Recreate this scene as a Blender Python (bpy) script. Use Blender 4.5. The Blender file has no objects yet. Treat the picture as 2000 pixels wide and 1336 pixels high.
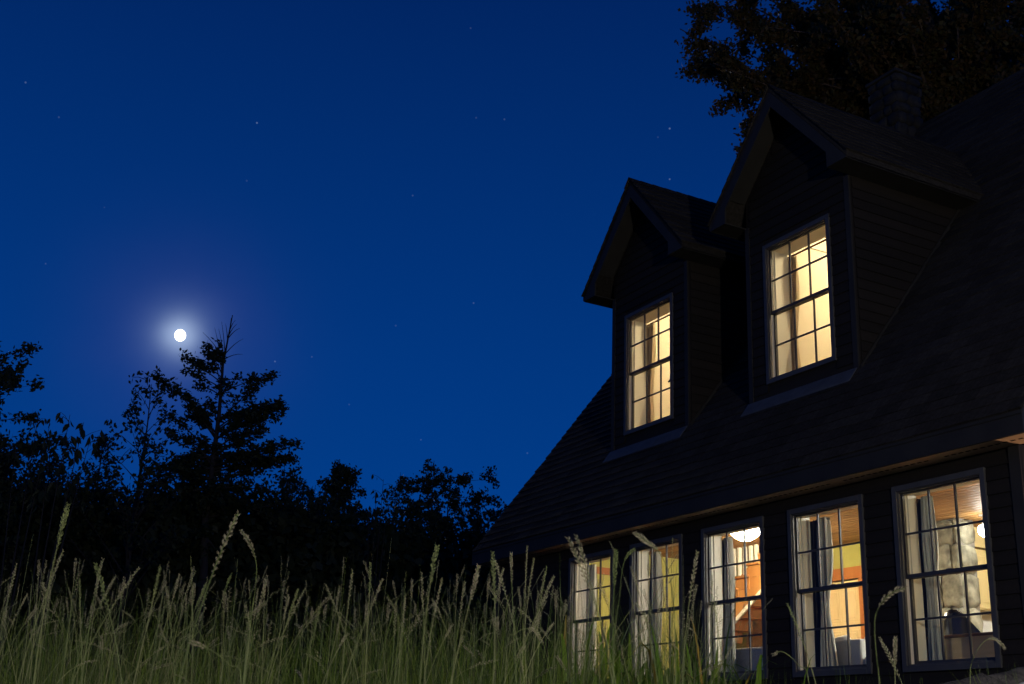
import bpy, math, random
import numpy as np
from mathutils import Matrix, Vector
random.seed(7)
rng = np.random.default_rng(11)
scene = bpy.context.scene
col = scene.collection
R = math.radians

# ------------------------------------------------------------------ camera
cam_d = bpy.data.cameras.new('camera')
cam = bpy.data.objects.new('camera', cam_d); col.objects.link(cam)
yaw, pitch, roll = R(62.03), R(18.74), R(2.3)
fw = Vector((-math.sin(yaw)*math.cos(pitch), math.cos(yaw)*math.cos(pitch), math.sin(pitch)))
rt = Vector((math.cos(yaw), math.sin(yaw), 0)); up = rt.cross(fw)
r2 = math.cos(roll)*rt + math.sin(roll)*up
u2 = -math.sin(roll)*rt + math.cos(roll)*up
M = Matrix((r2, u2, -fw)).transposed().to_4x4()
M.translation = Vector((0, -8.03, 0))
cam.matrix_world = M
cam_d.sensor_width = 36.0
cam_d.lens = 2354/2000*36.0
cam_d.clip_start = 0.05; cam_d.clip_end = 9000
cam_d.dof.use_dof = True
cam_d.dof.focus_distance = 12.5
cam_d.dof.aperture_fstop = 13.0
scene.camera = cam
scene.view_settings.view_transform = 'Standard'
scene.view_settings.look = 'None'
scene.view_settings.exposure = 0.0
scene.view_settings.gamma = 1.0
scene.cycles.use_denoising = True
scene.cycles.max_bounces = 8
scene.cycles.transparent_max_bounces = 24
scene.cycles.sample_clamp_indirect = 4.0

# ------------------------------------------------------------------ world: clear dusk sky, stars, moon aureole
MOON = Vector((-0.9324, 0.1946, 0.3047)).normalized()
world = bpy.data.worlds.new('World'); scene.world = world; world.use_nodes = True
nt = world.node_tree; nt.nodes.clear()
def wn(t, **k):
    n = nt.nodes.new(t)
    for a, b in k.items(): setattr(n, a, b)
    return n
def wmath(op, a, b=None):
    n = wn('ShaderNodeMath', operation=op)
    for i, v in enumerate((a, b)):
        if v is None: continue
        if isinstance(v, (int, float)): n.inputs[i].default_value = v
        else: nt.links.new(v, n.inputs[i])
    return n.outputs[0]
def wscale(colr, fac):
    n = wn('ShaderNodeVectorMath', operation='SCALE'); n.inputs[0].default_value = colr
    nt.links.new(fac, n.inputs['Scale']); return n.outputs[0]
def wadd(a, b):
    n = wn('ShaderNodeVectorMath', operation='ADD'); nt.links.new(a, n.inputs[0]); nt.links.new(b, n.inputs[1]); return n.outputs[0]
tc = wn('ShaderNodeTexCoord'); D = tc.outputs['Generated']
sep = wn('ShaderNodeSeparateXYZ'); nt.links.new(D, sep.inputs[0])
ramp = wn('ShaderNodeValToRGB'); cr = ramp.color_ramp
cr.elements[0].position = 0.0; cr.elements[0].color = (0.0004, 0.052, 0.272, 1)
cr.elements[1].position = 1.0; cr.elements[1].color = (0.0015, 0.006, 0.036, 1)
for p, c in ((0.16, (0.0004, 0.047, 0.254)), (0.30, (0.0004, 0.0375, 0.212)), (0.44, (0.0004, 0.0275, 0.164)), (0.58, (0.0004, 0.0175, 0.116))):
    e = cr.elements.new(p); e.color = (*c, 1)
nt.links.new(sep.outputs[2], ramp.inputs[0])
def dot_dir(v):
    n = wn('ShaderNodeVectorMath', operation='DOT_PRODUCT'); nt.links.new(D, n.inputs[0]); n.inputs[1].default_value = v
    return n.outputs['Value']
sky = ramp.outputs[0]
tm = wmath('SUBTRACT', 1.0, dot_dir(MOON))
hn = wn('ShaderNodeTexNoise'); hn.inputs['Scale'].default_value = 22; hn.inputs['Detail'].default_value = 3; nt.links.new(D, hn.inputs['Vector'])
hz = wmath('ADD', wmath('MULTIPLY', hn.outputs[0], 0.7), 0.62)      # thin uneven haze round the moon
for amp, s, c in ((0.36, 0.0095, (0.75, 0.9, 1.0)), (0.13, 0.019, (0.50, 0.72, 1.0)), (0.020, 0.050, (0.75, 0.45, 0.85))):
    ex = wmath('MULTIPLY', wmath('MULTIPLY', wmath('EXPONENT', wmath('MULTIPLY', tm, -1.0/(s*s))), amp), hz)
    sky = wadd(sky, wscale(c, ex))
STARS = [(-0.8849,0.0458,0.4635,.5),(-0.8921,0.0737,0.4458,.25),(-0.8571,0.2166,0.4674,.9),(-0.913,0.1196,0.3901,.15),(-0.9355,0.0865,0.3426,.35),
 (-0.7582,0.3536,0.5478,.2),(-0.7773,0.3975,0.4876,.3),(-0.7875,0.3768,0.4876,.2),(-0.7097,0.5136,0.4823,.8),(-0.7251,0.5245,0.4462,.7),(-0.7178,0.5077,0.4764,.15),
 (-0.8348,0.3456,0.4285,.3),(-0.8423,0.4098,0.3503,.35),(-0.9069,0.2968,0.2992,.3),(-0.9174,0.2696,0.2929,.6),(-0.8749,0.3554,0.3289,.2),(-0.8887,0.3906,0.2402,.35),
 (-0.9055,0.3319,0.2643,.2),(-0.851,0.4704,0.2335,.25),(-0.8779,0.2192,0.4256,.15)]
acc = None
for sx, sy, sz, sb in STARS:
    v = Vector((sx, sy, sz)).normalized()
    n = wn('ShaderNodeMapRange'); nt.links.new(dot_dir(v), n.inputs[0])
    n.inputs[1].default_value = 1 - 0.00085**2/2; n.inputs[2].default_value = 1 - 0.0004**2/2
    n.inputs[3].default_value = 0; n.inputs[4].default_value = sb*0.17
    acc = n.outputs[0] if acc is None else wmath('ADD', acc, n.outputs[0])
sky = wadd(sky, wscale((0.55, 0.75, 1.0), acc))
bg = wn('ShaderNodeBackground'); nt.links.new(sky, bg.inputs[0]); bg.inputs[1].default_value = 1.0
out = wn('ShaderNodeOutputWorld'); nt.links.new(bg.outputs[0], out.inputs[0])

# ------------------------------------------------------------------ moonlight
sd = bpy.data.lights.new('moonlight', 'SUN'); sd.energy = 0.22; sd.angle = R(0.6); sd.color = (1.0, 0.95, 0.86)
sun = bpy.data.objects.new('moonlight', sd); col.objects.link(sun)
sun.rotation_euler = MOON.to_track_quat('Z', 'Y').to_euler()

# ------------------------------------------------------------------ materials
MATS = {}
def mat(name, color, rough=0.7, noise=None, bump=None, spec=0.3, rand=0.0, emit=None, sheen=0, metal=0.0, stretch=(1,1,1), coord='Object'):
    """noise=(scale, amount, second colour)  bump=(scale, strength)  rand=per piece value variation"""
    m = bpy.data.materials.new(name); m.use_nodes = True; t = m.node_tree
    b = t.nodes['Principled BSDF']
    b.inputs['Base Color'].default_value = (*color, 1); b.inputs['Roughness'].default_value = rough
    b.inputs['Specular IOR Level'].default_value = spec; b.inputs['Metallic'].default_value = metal
    src = None
    tcn = t.nodes.new('ShaderNodeTexCoord'); mp = t.nodes.new('ShaderNodeMapping'); mp.inputs['Scale'].default_value = stretch
    t.links.new(tcn.outputs[coord], mp.inputs[0])
    if noise:
        nz = t.nodes.new('ShaderNodeTexNoise'); nz.inputs['Scale'].default_value = noise[0]; nz.inputs['Detail'].default_value = 6
        t.links.new(mp.outputs[0], nz.inputs['Vector'])
        rp = t.nodes.new('ShaderNodeMapRange'); rp.inputs[1].default_value = 0.35; rp.inputs[2].default_value = 0.65; rp.inputs[4].default_value = noise[1]
        t.links.new(nz.outputs[0], rp.inputs[0])
        mx = t.nodes.new('ShaderNodeMix'); mx.data_type = 'RGBA'; mx.inputs[6].default_value = (*color, 1); mx.inputs[7].default_value = (*noise[2], 1)
        t.links.new(rp.outputs[0], mx.inputs[0]); src = mx.outputs[2]
    if rand:
        gi = t.nodes.new('ShaderNodeNewGeometry'); oi = t.nodes.new('ShaderNodeObjectInfo')
        ad = t.nodes.new('ShaderNodeMath'); ad.operation = 'ADD'; t.links.new(gi.outputs['Random Per Island'], ad.inputs[0]); t.links.new(oi.outputs['Random'], ad.inputs[1])
        fr = t.nodes.new('ShaderNodeMath'); fr.operation = 'FRACT'; t.links.new(ad.outputs[0], fr.inputs[0])
        mr = t.nodes.new('ShaderNodeMapRange'); mr.inputs[3].default_value = 1-rand; mr.inputs[4].default_value = 1+rand; t.links.new(fr.outputs[0], mr.inputs[0])
        hs = t.nodes.new('ShaderNodeHueSaturation'); hs.inputs['Color'].default_value = (*color, 1)
        if src: t.links.new(src, hs.inputs['Color'])
        t.links.new(mr.outputs[0], hs.inputs['Value']); src = hs.outputs[0]
    if src: t.links.new(src, b.inputs['Base Color'])
    if bump:
        nb = t.nodes.new('ShaderNodeTexNoise'); nb.inputs['Scale'].default_value = bump[0]; nb.inputs['Detail'].default_value = 5
        t.links.new(mp.outputs[0], nb.inputs['Vector'])
        bp = t.nodes.new('ShaderNodeBump'); bp.inputs['Strength'].default_value = bump[1]; bp.inputs['Distance'].default_value = 0.02
        t.links.new(nb.outputs[0], bp.inputs['Height']); t.links.new(bp.outputs[0], b.inputs['Normal'])
    if emit:
        b.inputs['Emission Color'].default_value = (*emit[0], 1); b.inputs['Emission Strength'].default_value = emit[1]
    MATS[name] = m; return m
def leaf_mat(name, c1, c2, trans=0.35, rough=0.5):
    m = bpy.data.materials.new(name); m.use_nodes = True; t = m.node_tree; t.nodes.clear()
    gi = t.nodes.new('ShaderNodeNewGeometry'); oi = t.nodes.new('ShaderNodeObjectInfo')
    ad = t.nodes.new('ShaderNodeMath'); ad.operation = 'ADD'; t.links.new(gi.outputs['Random Per Island'], ad.inputs[0]); t.links.new(oi.outputs['Random'], ad.inputs[1])
    fr = t.nodes.new('ShaderNodeMath'); fr.operation = 'FRACT'; t.links.new(ad.outputs[0], fr.inputs[0])
    mx = t.nodes.new('ShaderNodeMix'); mx.data_type = 'RGBA'; mx.inputs[6].default_value = (*c1, 1); mx.inputs[7].default_value = (*c2, 1)
    t.links.new(fr.outputs[0], mx.inputs[0])
    b = t.nodes.new('ShaderNodeBsdfPrincipled'); b.inputs['Roughness'].default_value = rough; b.inputs['Specular IOR Level'].default_value = 0.25
    tr = t.nodes.new('ShaderNodeBsdfTranslucent'); ms = t.nodes.new('ShaderNodeMixShader'); ms.inputs[0].default_value = trans
    t.links.new(mx.outputs[2], b.inputs['Base Color']); t.links.new(mx.outputs[2], tr.inputs[0])
    t.links.new(b.outputs[0], ms.inputs[1]); t.links.new(tr.outputs[0], ms.inputs[2])
    o = t.nodes.new('ShaderNodeOutputMaterial'); t.links.new(ms.outputs[0], o.inputs[0]); MATS[name] = m; return m
def glass_mat():
    m = bpy.data.materials.new('window_glass'); m.use_nodes = True; t = m.node_tree; t.nodes.clear()
    tr = t.nodes.new('ShaderNodeBsdfTransparent'); tr.inputs[0].default_value = (0.96, 0.98, 0.97, 1)
    gl = t.nodes.new('ShaderNodeBsdfGlossy'); gl.inputs['Roughness'].default_value = 0.03
    lw = t.nodes.new('ShaderNodeLayerWeight'); lw.inputs[0].default_value = 0.5
    pw = t.nodes.new('ShaderNodeMath'); pw.operation = 'POWER'; t.links.new(lw.outputs['Facing'], pw.inputs[0]); pw.inputs[1].default_value = 4.0
    fz = t.nodes.new('ShaderNodeMath'); fz.operation = 'MULTIPLY_ADD'; t.links.new(pw.outputs[0], fz.inputs[0]); fz.inputs[1].default_value = 0.10; fz.inputs[2].default_value = 0.012
    nz = t.nodes.new('ShaderNodeTexNoise'); nz.inputs['Scale'].default_value = 5
    bp = t.nodes.new('ShaderNodeBump'); bp.inputs['Strength'].default_value = 0.04; t.links.new(nz.outputs[0], bp.inputs['Height']); t.links.new(bp.outputs[0], gl.inputs['Normal'])
    ms = t.nodes.new('ShaderNodeMixShader'); t.links.new(fz.outputs[0], ms.inputs[0]); t.links.new(tr.outputs[0], ms.inputs[1]); t.links.new(gl.outputs[0], ms.inputs[2])
    o = t.nodes.new('ShaderNodeOutputMaterial'); t.links.new(ms.outputs[0], o.inputs[0]); MATS['glass'] = m; return m
glass_mat()
mat('siding', (0.016, 0.012, 0.009), 0.85, (3, 0.8, (0.010, 0.0078, 0.006)), (40, 0.25), rand=0.25, stretch=(1, 8, 8))
mat('shingle', (0.027, 0.024, 0.021), 0.95, (30, 0.9, (0.048, 0.042, 0.037)), (160, 0.7), rand=0.28, spec=0.1)
mat('trim', (0.027, 0.025, 0.022), 0.7, (4, 0.8, (0.018, 0.0165, 0.015)), rand=0.08)
mat('casing', (0.072, 0.070, 0.070), 0.5, (6, 0.7, (0.050, 0.049, 0.049)))
mat('sash', (0.045, 0.045, 0.05), 0.45)
mat('soffit', (0.58, 0.47, 0.38), 0.7, (5, 0.5, (0.46, 0.37, 0.29)))
mat('vent', (0.02, 0.02, 0.02), 0.9)
mat('flashing', (0.085, 0.09, 0.10), 0.6, (7, 0.8, (0.05, 0.052, 0.058)))
mat('jamb', (0.70, 0.65, 0.53), 0.5)
mat('cream', (0.84, 0.75, 0.58), 0.8, (2.2, 0.5, (0.78, 0.68, 0.50)), (12, 0.12))
mat('olive', (0.40, 0.37, 0.10), 0.85, (1.6, 0.8, (0.34, 0.31, 0.08)), (14, 0.2))
mat('tan', (0.50, 0.36, 0.18), 0.9, (9, 1.0, (0.36, 0.25, 0.11)), (40, 0.5))
mat('pine', (0.47, 0.27, 0.10), 0.5, (3, 0.9, (0.33, 0.17, 0.055)), (20, 0.1), rand=0.22, stretch=(0.6, 9, 9))
mat('orange_wood', (0.50, 0.235, 0.075), 0.45, (4, 0.9, (0.38, 0.155, 0.042)), stretch=(1, 1, 0.25))
mat('floor_wood', (0.22, 0.11, 0.05), 0.4, (4, 0.8, (0.14, 0.07, 0.03)), stretch=(0.4, 6, 6))
mat('white_paint', (0.80, 0.74, 0.62), 0.5, (5, 0.3, (0.74, 0.68, 0.56)))
mat('door_paint', (0.58, 0.43, 0.22), 0.5, (3, 0.3, (0.53, 0.39, 0.19)))
mat('trim_wood', (0.40, 0.145, 0.034), 0.45, (4, 0.9, (0.28, 0.09, 0.02)), stretch=(1, 1, 0.25))
mat('cabinet', (0.72, 0.58, 0.28), 0.45, (4, 0.5, (0.62, 0.48, 0.20)), stretch=(1, 1, 0.2))
mat('counter', (0.16, 0.17, 0.18), 0.25, (30, 0.8, (0.26, 0.27, 0.28)))
mat('backsplash', (0.85, 0.85, 0.82), 0.3)
mat('stone', (0.30, 0.29, 0.22), 0.85, (7, 1.0, (0.11, 0.105, 0.08)), (9, 1.0), rand=0.3)
mat('chimney_stone', (0.028, 0.026, 0.025), 0.9, (6, 1.0, (0.020, 0.019, 0.018)), (16, 0.8), rand=0.35)
mat('mortar', (0.20, 0.19, 0.17), 0.95, (10, 0.7, (0.13, 0.12, 0.11)))
mat('sofa', (0.56, 0.58, 0.56), 0.9, (60, 0.6, (0.47, 0.49, 0.48)), (200, 0.3))
mat('cushion', (0.66, 0.66, 0.64), 0.85, (30, 0.5, (0.56, 0.56, 0.55)))
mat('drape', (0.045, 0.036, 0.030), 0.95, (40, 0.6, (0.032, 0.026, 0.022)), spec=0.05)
mat('curtain', (0.60, 0.60, 0.54), 0.9, (40, 0.6, (0.50, 0.49, 0.44)), stretch=(4, 4, 0.3))
mat('curtain_warm', (0.62, 0.51, 0.34), 0.9, (30, 0.6, (0.52, 0.42, 0.27)), stretch=(4, 4, 0.3))
for _n in ('curtain', 'curtain_warm'):
    _t = MATS[_n].node_tree; _b = _t.nodes['Principled BSDF']; _o = _t.nodes['Material Output']
    _tr = _t.nodes.new('ShaderNodeBsdfTranslucent'); _ms = _t.nodes.new('ShaderNodeMixShader'); _ms.inputs[0].default_value = 0.45
    _t.links.new(_b.inputs['Base Color'].links[0].from_socket, _tr.inputs[0])
    _t.links.new(_b.outputs[0], _ms.inputs[1]); _t.links.new(_tr.outputs[0], _ms.inputs[2]); _t.links.new(_ms.outputs[0], _o.inputs[0])
mat('brown', (0.20, 0.105, 0.045), 0.5, (5, 0.8, (0.15, 0.065, 0.02)))
mat('oak', (0.60, 0.44, 0.23), 0.55, (5, 0.8, (0.48, 0.34, 0.165)), stretch=(0.5, 4, 4))
mat('black_plastic', (0.018, 0.02, 0.024), 0.22, spec=0.6)
mat('orange_cloth', (0.75, 0.25, 0.03), 0.8, (20, 0.6, (0.6, 0.17, 0.02)))
mat('metal', (0.5, 0.5, 0.5), 0.3, metal=1.0)
mat('lamp_glass', (0.9, 0.85, 0.75), 0.4, emit=((1.0, 0.84, 0.58), 330.0))
mat('lamp_cool', (0.9, 0.9, 0.9), 0.4, emit=((1.0, 0.95, 0.86), 1150.0))
mat('lamp_globe', (0.9, 0.9, 0.9), 0.4, emit=((1.0, 0.95, 0.86), 38.0))
mat('lamp_up', (0.9, 0.85, 0.75), 0.4, emit=((1.0, 0.79, 0.48), 760.0))
mat('lantern_glass', (0.9, 0.7, 0.5), 0.4, emit=((1.0, 0.8, 0.6), 20.0))
mat('lantern_warm', (0.9, 0.7, 0.5), 0.4, emit=((1.0, 0.55, 0.28), 420.0))
mat('moon', (0.8, 0.8, 0.8), 1.0, emit=((1.0, 0.97, 0.92), 3.0))
mat('soil', (0.05, 0.042, 0.028), 1.0, (3, 0.8, (0.03, 0.035, 0.015)), (6, 0.5))
mat('bark', (0.06, 0.05, 0.042), 0.95, (12, 0.8, (0.035, 0.03, 0.026)), (20, 0.6), stretch=(1, 1, 0.3))
mat('bark_maple', (0.16, 0.11, 0.08), 0.95, (12, 0.8, (0.10, 0.07, 0.05)), (20, 0.6), stretch=(1, 1, 0.3))
mat('log_wood', (0.060, 0.055, 0.052), 0.9, (6, 1.0, (0.022, 0.02, 0.02)), (14, 0.9), stretch=(0.5, 8, 8))
mat('boulder', (0.60, 0.59, 0.57), 0.9, (9, 1.0, (0.22, 0.215, 0.205)), (14, 0.9))
leaf_mat('leaf_dark', (0.035, 0.050, 0.020), (0.060, 0.070, 0.030))
leaf_mat('leaf_maple', (0.15, 0.080, 0.028), (0.09, 0.085, 0.026))
leaf_mat('needle', (0.025, 0.040, 0.022), (0.045, 0.055, 0.030), 0.2)
leaf_mat('grass', (0.030, 0.070, 0.006), (0.160, 0.215, 0.034), 0.35, 0.4)
leaf_mat('straw', (0.06, 0.08, 0.020), (0.26, 0.25, 0.11), 0.3, 0.5)
leaf_mat('seed', (0.40, 0.36, 0.25), (0.26, 0.225, 0.14), 0.25, 0.6)
leaf_mat('stalk', (0.12, 0.165, 0.045), (0.27, 0.28, 0.12), 0.2, 0.45)
leaf_mat('seed_green', (0.24, 0.28, 0.10), (0.18, 0.22, 0.08), 0.25, 0.6)
leaf_mat('broad_green', (0.090, 0.20, 0.016), (0.16, 0.25, 0.025), 0.5, 0.35)
leaf_mat('yellow_blade', (0.30, 0.20, 0.03), (0.24, 0.19, 0.04), 0.3, 0.5)

# ------------------------------------------------------------------ mesh helpers
def link_mesh(name, V, F, m, parent=None, smooth=False):
    me = bpy.data.meshes.new(name); me.from_pydata([tuple(v) for v in V], [], [tuple(f) for f in F])
    me.materials.append(MATS[m])
    if smooth: me.polygons.foreach_set('use_smooth', [True]*len(me.polygons))
    me.update()
    o = bpy.data.objects.new(name, me); col.objects.link(o); adopt(o, parent); return o
def adopt(o, parent):
    if parent is not None:
        o.parent = parent
        if parent.type == 'EMPTY': o.matrix_parent_inverse = Matrix.Translation(-parent.location)
def fast_mesh(name, co, faces, m, parent=None, smooth=False):
    """co (n,3) array, faces (k,q) int array of equal sided faces"""
    me = bpy.data.meshes.new(name); n = len(co); k, q = faces.shape
    me.vertices.add(n); me.vertices.foreach_set('co', np.ascontiguousarray(co, dtype=np.float32).ravel())
    me.loops.add(k*q); me.loops.foreach_set('vertex_index', np.ascontiguousarray(faces, dtype=np.int32).ravel())
    me.polygons.add(k); me.polygons.foreach_set('loop_start', np.arange(0, k*q, q, dtype=np.int32))
    me.update(calc_edges=True)
    if smooth: me.polygons.foreach_set('use_smooth', [True]*k)
    me.materials.append(MATS[m])
    o = bpy.data.objects.new(name, me); col.objects.link(o); adopt(o, parent); return o
def shared(name, me, parent, loc, rot=(0,0,0), scale=(1,1,1)):
    o = bpy.data.objects.new(name, me); col.objects.link(o)
    o.location = loc; o.rotation_euler = rot; o.scale = scale; adopt(o, parent); return o
def empty(name, loc=(0,0,0)):
    o = bpy.data.objects.new(name, None); o.empty_display_size = 0.2; col.objects.link(o); o.location = loc; return o
def tag(o, label=None, cat=None, group=None, kind=None):
    if label: o['label'] = label
    if cat: o['category'] = cat
    if group: o['group'] = group
    if kind: o['kind'] = kind
    return o
class MB:
    def __init__(s): s.v = []; s.f = []
    def add(s, V, F):
        b = len(s.v); s.v += [tuple(v) for v in V]; s.f += [tuple(i+b for i in f) for f in F]; return s
    def box(s, x0, x1, y0, y1, z0, z1):
        return s.add([(x0,y0,z0),(x1,y0,z0),(x1,y1,z0),(x0,y1,z0),(x0,y0,z1),(x1,y0,z1),(x1,y1,z1),(x0,y1,z1)],
              [(0,3,2,1),(4,5,6,7),(0,1,5,4),(1,2,6,5),(2,3,7,6),(3,0,4,7)])
    def prism(s, poly, d):
        n = len(poly); d = Vector(d)
        V = [Vector(p) for p in poly] + [Vector(p)+d for p in poly]
        F = [tuple(range(n-1,-1,-1)), tuple(range(n, 2*n))] + [(i, (i+1)%n, (i+1)%n+n, i+n) for i in range(n)]
        return s.add(V, F)
    def tube(s, pts, rad, n=6):
        pts = [Vector(p) for p in pts]; V = []; F = []
        for i, p in enumerate(pts):
            d = (pts[min(i+1, len(pts)-1)] - pts[max(i-1, 0)])
            d = d.normalized() if d.length > 1e-9 else Vector((0,0,1))
            a = d.cross(Vector((0.31, 0.2, 0.93)) if abs(d.z) < 0.9 else Vector((1, 0.1, 0))).normalized(); b = d.cross(a)
            r = rad[i] if isinstance(rad, (list, tuple)) else rad
            for k in range(n):
                t = 2*math.pi*k/n; V.append(p + a*(r*math.cos(t)) + b*(r*math.sin(t)))
        for i in range(len(pts)-1):
            for k in range(n):
                F.append((i*n+k, i*n+(k+1)%n, (i+1)*n+(k+1)%n, (i+1)*n+k))
        F.append(tuple(range(n-1,-1,-1))); F.append(tuple(range((len(pts)-1)*n, len(pts)*n)))
        return s.add(V, F)
    def lathe(s, prof, c, n=24):
        V = []; F = []
        for r, z in prof:
            for k in range(n):
                t = 2*math.pi*k/n; V.append((c[0]+r*math.cos(t), c[1]+r*math.sin(t), c[2]+z))
        for i in range(len(prof)-1):
            for k in range(n): F.append((i*n+k, i*n+(k+1)%n, (i+1)*n+(k+1)%n, (i+1)*n+k))
        return s.add(V, F)
    def build(s, name, m, parent=None, smooth=False, bevel=0):
        o = link_mesh(name, s.v, s.f, m, parent, smooth)
        if bevel:
            b = o.modifiers.new('bevel', 'BEVEL'); b.width = bevel; b.segments = 2; b.limit_method = 'ANGLE'
        return o
def box_part(name, m, parent, *a, bevel=0): return MB().box(*a).build(name, m, parent, bevel=bevel)
def rock_obj(name, m, parent, c, s, seed, lumps=0.18, sub=3, square=0.0):
    import bmesh
    bm = bmesh.new(); bmesh.ops.create_icosphere(bm, subdivisions=sub, radius=1.0)
    r = random.Random(seed); pl = [(Vector((r.gauss(0,1), r.gauss(0,1), r.gauss(0,1))).normalized(), r.uniform(0.62, 0.95)) for _ in range(11)]
    for v in bm.verts:
        p = v.co.copy()
        if square:
            q = max(abs(p.x), abs(p.y), abs(p.z)); p = p*(1-square) + (p/q)*square
        else:
            for d, k in pl:
                t = p.dot(d)
                if t > k: p -= d*(t-k)*0.9
        p += Vector((math.sin(5*p.y+seed), math.sin(5*p.z+2*seed), math.sin(5*p.x+3*seed)))*lumps*0.15
        v.co = Vector((c[0]+p.x*s[0], c[1]+p.y*s[1], c[2]+p.z*s[2]))
    me = bpy.data.meshes.new(name); bm.to_mesh(me); bm.free(); me.materials.append(MATS[m])
    me.polygons.foreach_set('use_smooth', [True]*len(me.polygons))
    o = bpy.data.objects.new(name, me); col.objects.link(o); adopt(o, parent); return o

# ------------------------------------------------------------------ ground
def gz(x, y):
    d = max(0.0, -0.836*x + 0.444*(y+8.03))
    return -0.45 + 0.035*min(d, 10.0)
gb = MB(); xs = [-4000,-1500,-600,-200,-90,-60,-45,-35,-28,-22,-18,-15,-13,-11,-9,-7,-5,-3,-1,1,4,10,30,100,400,1500,4000]
ys = [-4000,-1500,-500,-150,-60,-30,-18,-13,-10,-8,-6,-4,-2,0,2,5,9,14,20,30,50,100,300,1000,4000]
V = [(x, y, gz(x, y)) for y in ys for x in xs]; nx = len(xs)
F = [(j*nx+i, j*nx+i+1, (j+1)*nx+i+1, (j+1)*nx+i) for j in range(len(ys)-1) for i in range(nx-1)]
gb.add(V, F); tag(gb.build('ground', 'soil'), kind='structure')

# ------------------------------------------------------------------ moon
mo = rock = None
mm = MB(); prof = []
c = Vector((0,-8.03,0)) + MOON*3000; rad = 14.8
for i in range(13):
    a = math.pi*i/12; prof.append((max(rad*math.sin(a), 0.01), -rad*math.cos(a)))
mm.lathe(prof, c, 32)
mm.v = [tuple(Vector(v)-rt*((Vector(v)-c).dot(rt)*.10)) for v in mm.v]      # a day short of full
tag(mm.build('moon', 'moon', smooth=True), 'bright full moon glowing above the dark trees', 'moon')

# ------------------------------------------------------------------ the house
XL, XR = -15.25, -6.37
RA, RB = 3.076, 1.32                      # main roof plane  z = RA + RB*y
RY, RZ = 4.33, RA + RB*4.33
house = empty('house', (-10.8, 0, -0.2))
tag(house, 'dark brown shingled house with two gabled dormers and lit windows', 'house')
WX = [-12.764, -11.380, -10.003, -8.609, -7.219]
WW, WZ0, WZ1 = 1.024, 0.762, 2.362
DX = [-12.339, -9.473]; DY = 0.56; DWW, DZ0, DZ1 = 1.095, 3.981, 5.658
DH, DRZ, DTX, DTZ, DFY, DSZ = 0.86, 7.42, 1.16, 6.09, 0.24, 5.995
ROOM_C, ROOM_F = 2.87, 0.35

unit_pane = MB().box(-.5, .5, -.002, .002, -.5, .5)
pane_me = unit_pane.build('pane', 'glass').data
bpy.data.objects.remove(bpy.data.objects['pane'])
def window(cx, yw, z0, z1, w, depth, sash_m='sash'):
    """casing proud of the wall, jamb through the wall, two sashes of 3 x 2 panes"""
    x0, x1 = cx-w/2, cx+w/2; cw = 0.052
    b = MB(); yf, yb = yw-0.034, yw+0.012
    b.box(x0, x0+cw, yf, yb, z0, z1); b.box(x1-cw, x1, yf, yb, z0, z1)
    b.box(x0+cw, x1-cw, yf, yb, z1-cw, z1); b.box(x0+cw, x1-cw, yf, yb, z0, z0+cw)
    # stepped inner bead
    k = 0.012
    b.box(x0+cw, x0+cw+k, yf+.018, yb, z0+cw, z1-cw); b.box(x1-cw-k, x1-cw, yf+.018, yb, z0+cw, z1-cw)
    b.box(x0+cw+k, x1-cw-k, yf+.018, yb, z1-cw-k, z1-cw); b.box(x0+cw+k, x1-cw-k, yf+.018, yb, z0+cw, z0+cw+k)
    win = b.build('window', 'casing', house, bevel=0.003)
    ix0, ix1, iz0, iz1 = x0+cw, x1-cw, z0+cw, z1-cw
    j = MB(); t = 0.018; ya = yb+0.001; yd = yw+depth
    j.box(ix0-t, ix0, ya, yd, iz0-t, iz1+t); j.box(ix1, ix1+t, ya, yd, iz0-t, iz1+t)
    j.box(ix0, ix1, ya, yd, iz1, iz1+t); j.box(ix0, ix1, ya, yd+0.03, iz0-t, iz0)
    # sash stops
    j.box(ix0, ix0+.010, ya+.085, ya+.10, iz0, iz1); j.box(ix1-.010, ix1, ya+.085, ya+.10, iz0, iz1)
    j.build('jamb', 'jamb', win)
    zm = (iz0+iz1)/2
    for k, (a, c, yy) in enumerate(((zm-0.012, iz1-0.002, yw+0.018), (iz0+0.002, zm+0.022, yw+0.056))):
        st = 0.026; rl = 0.034 if k == 0 else 0.040
        s = MB(); y2 = yy+0.03
        s.box(ix0+.003, ix0+st, yy, y2, a, c); s.box(ix1-st, ix1-.003, yy, y2, a, c)
        s.box(ix0+st, ix1-st, yy, y2, c-(0.020 if k == 0 else 0.034), c); s.box(ix0+st, ix1-st, yy, y2, a, a+rl)
        s.build('sash', sash_m, win)
        gx0, gx1, gz0, gz1 = ix0+st, ix1-st, a+rl, c-(0.020 if k == 0 else 0.034)
        mw = 0.008
        for q in (1, 2):
            xm = gx0+(gx1-gx0)*q/3
            box_part('muntin', sash_m, win, xm-mw, xm+mw, yy+.006, yy+.024, gz0, gz1)
        zz = (gz0+gz1)/2
        for q in range(3):
            xa = gx0+(gx1-gx0)*q/3+(mw if q else 0); xb = gx0+(gx1-gx0)*(q+1)/3-(mw if q < 2 else 0)
            box_part('muntin', sash_m, win, xa, xb, yy+.006, yy+.024, zz-mw, zz+mw)
            for (za, zb) in ((gz0, zz-mw), (zz+mw, gz1)):
                shared('pane', pane_me, win, ((xa+xb)/2, yy+.015, (za+zb)/2), scale=(xb-xa, 1, zb-za))
        if k == 1:   # sash lock on the meeting rail
            box_part('sash_lock', 'casing', win, cx-0.03, cx+0.03, yy-.012, yy, c, c+.012)
    return win, (ix0, ix1, iz0, iz1)

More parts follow.
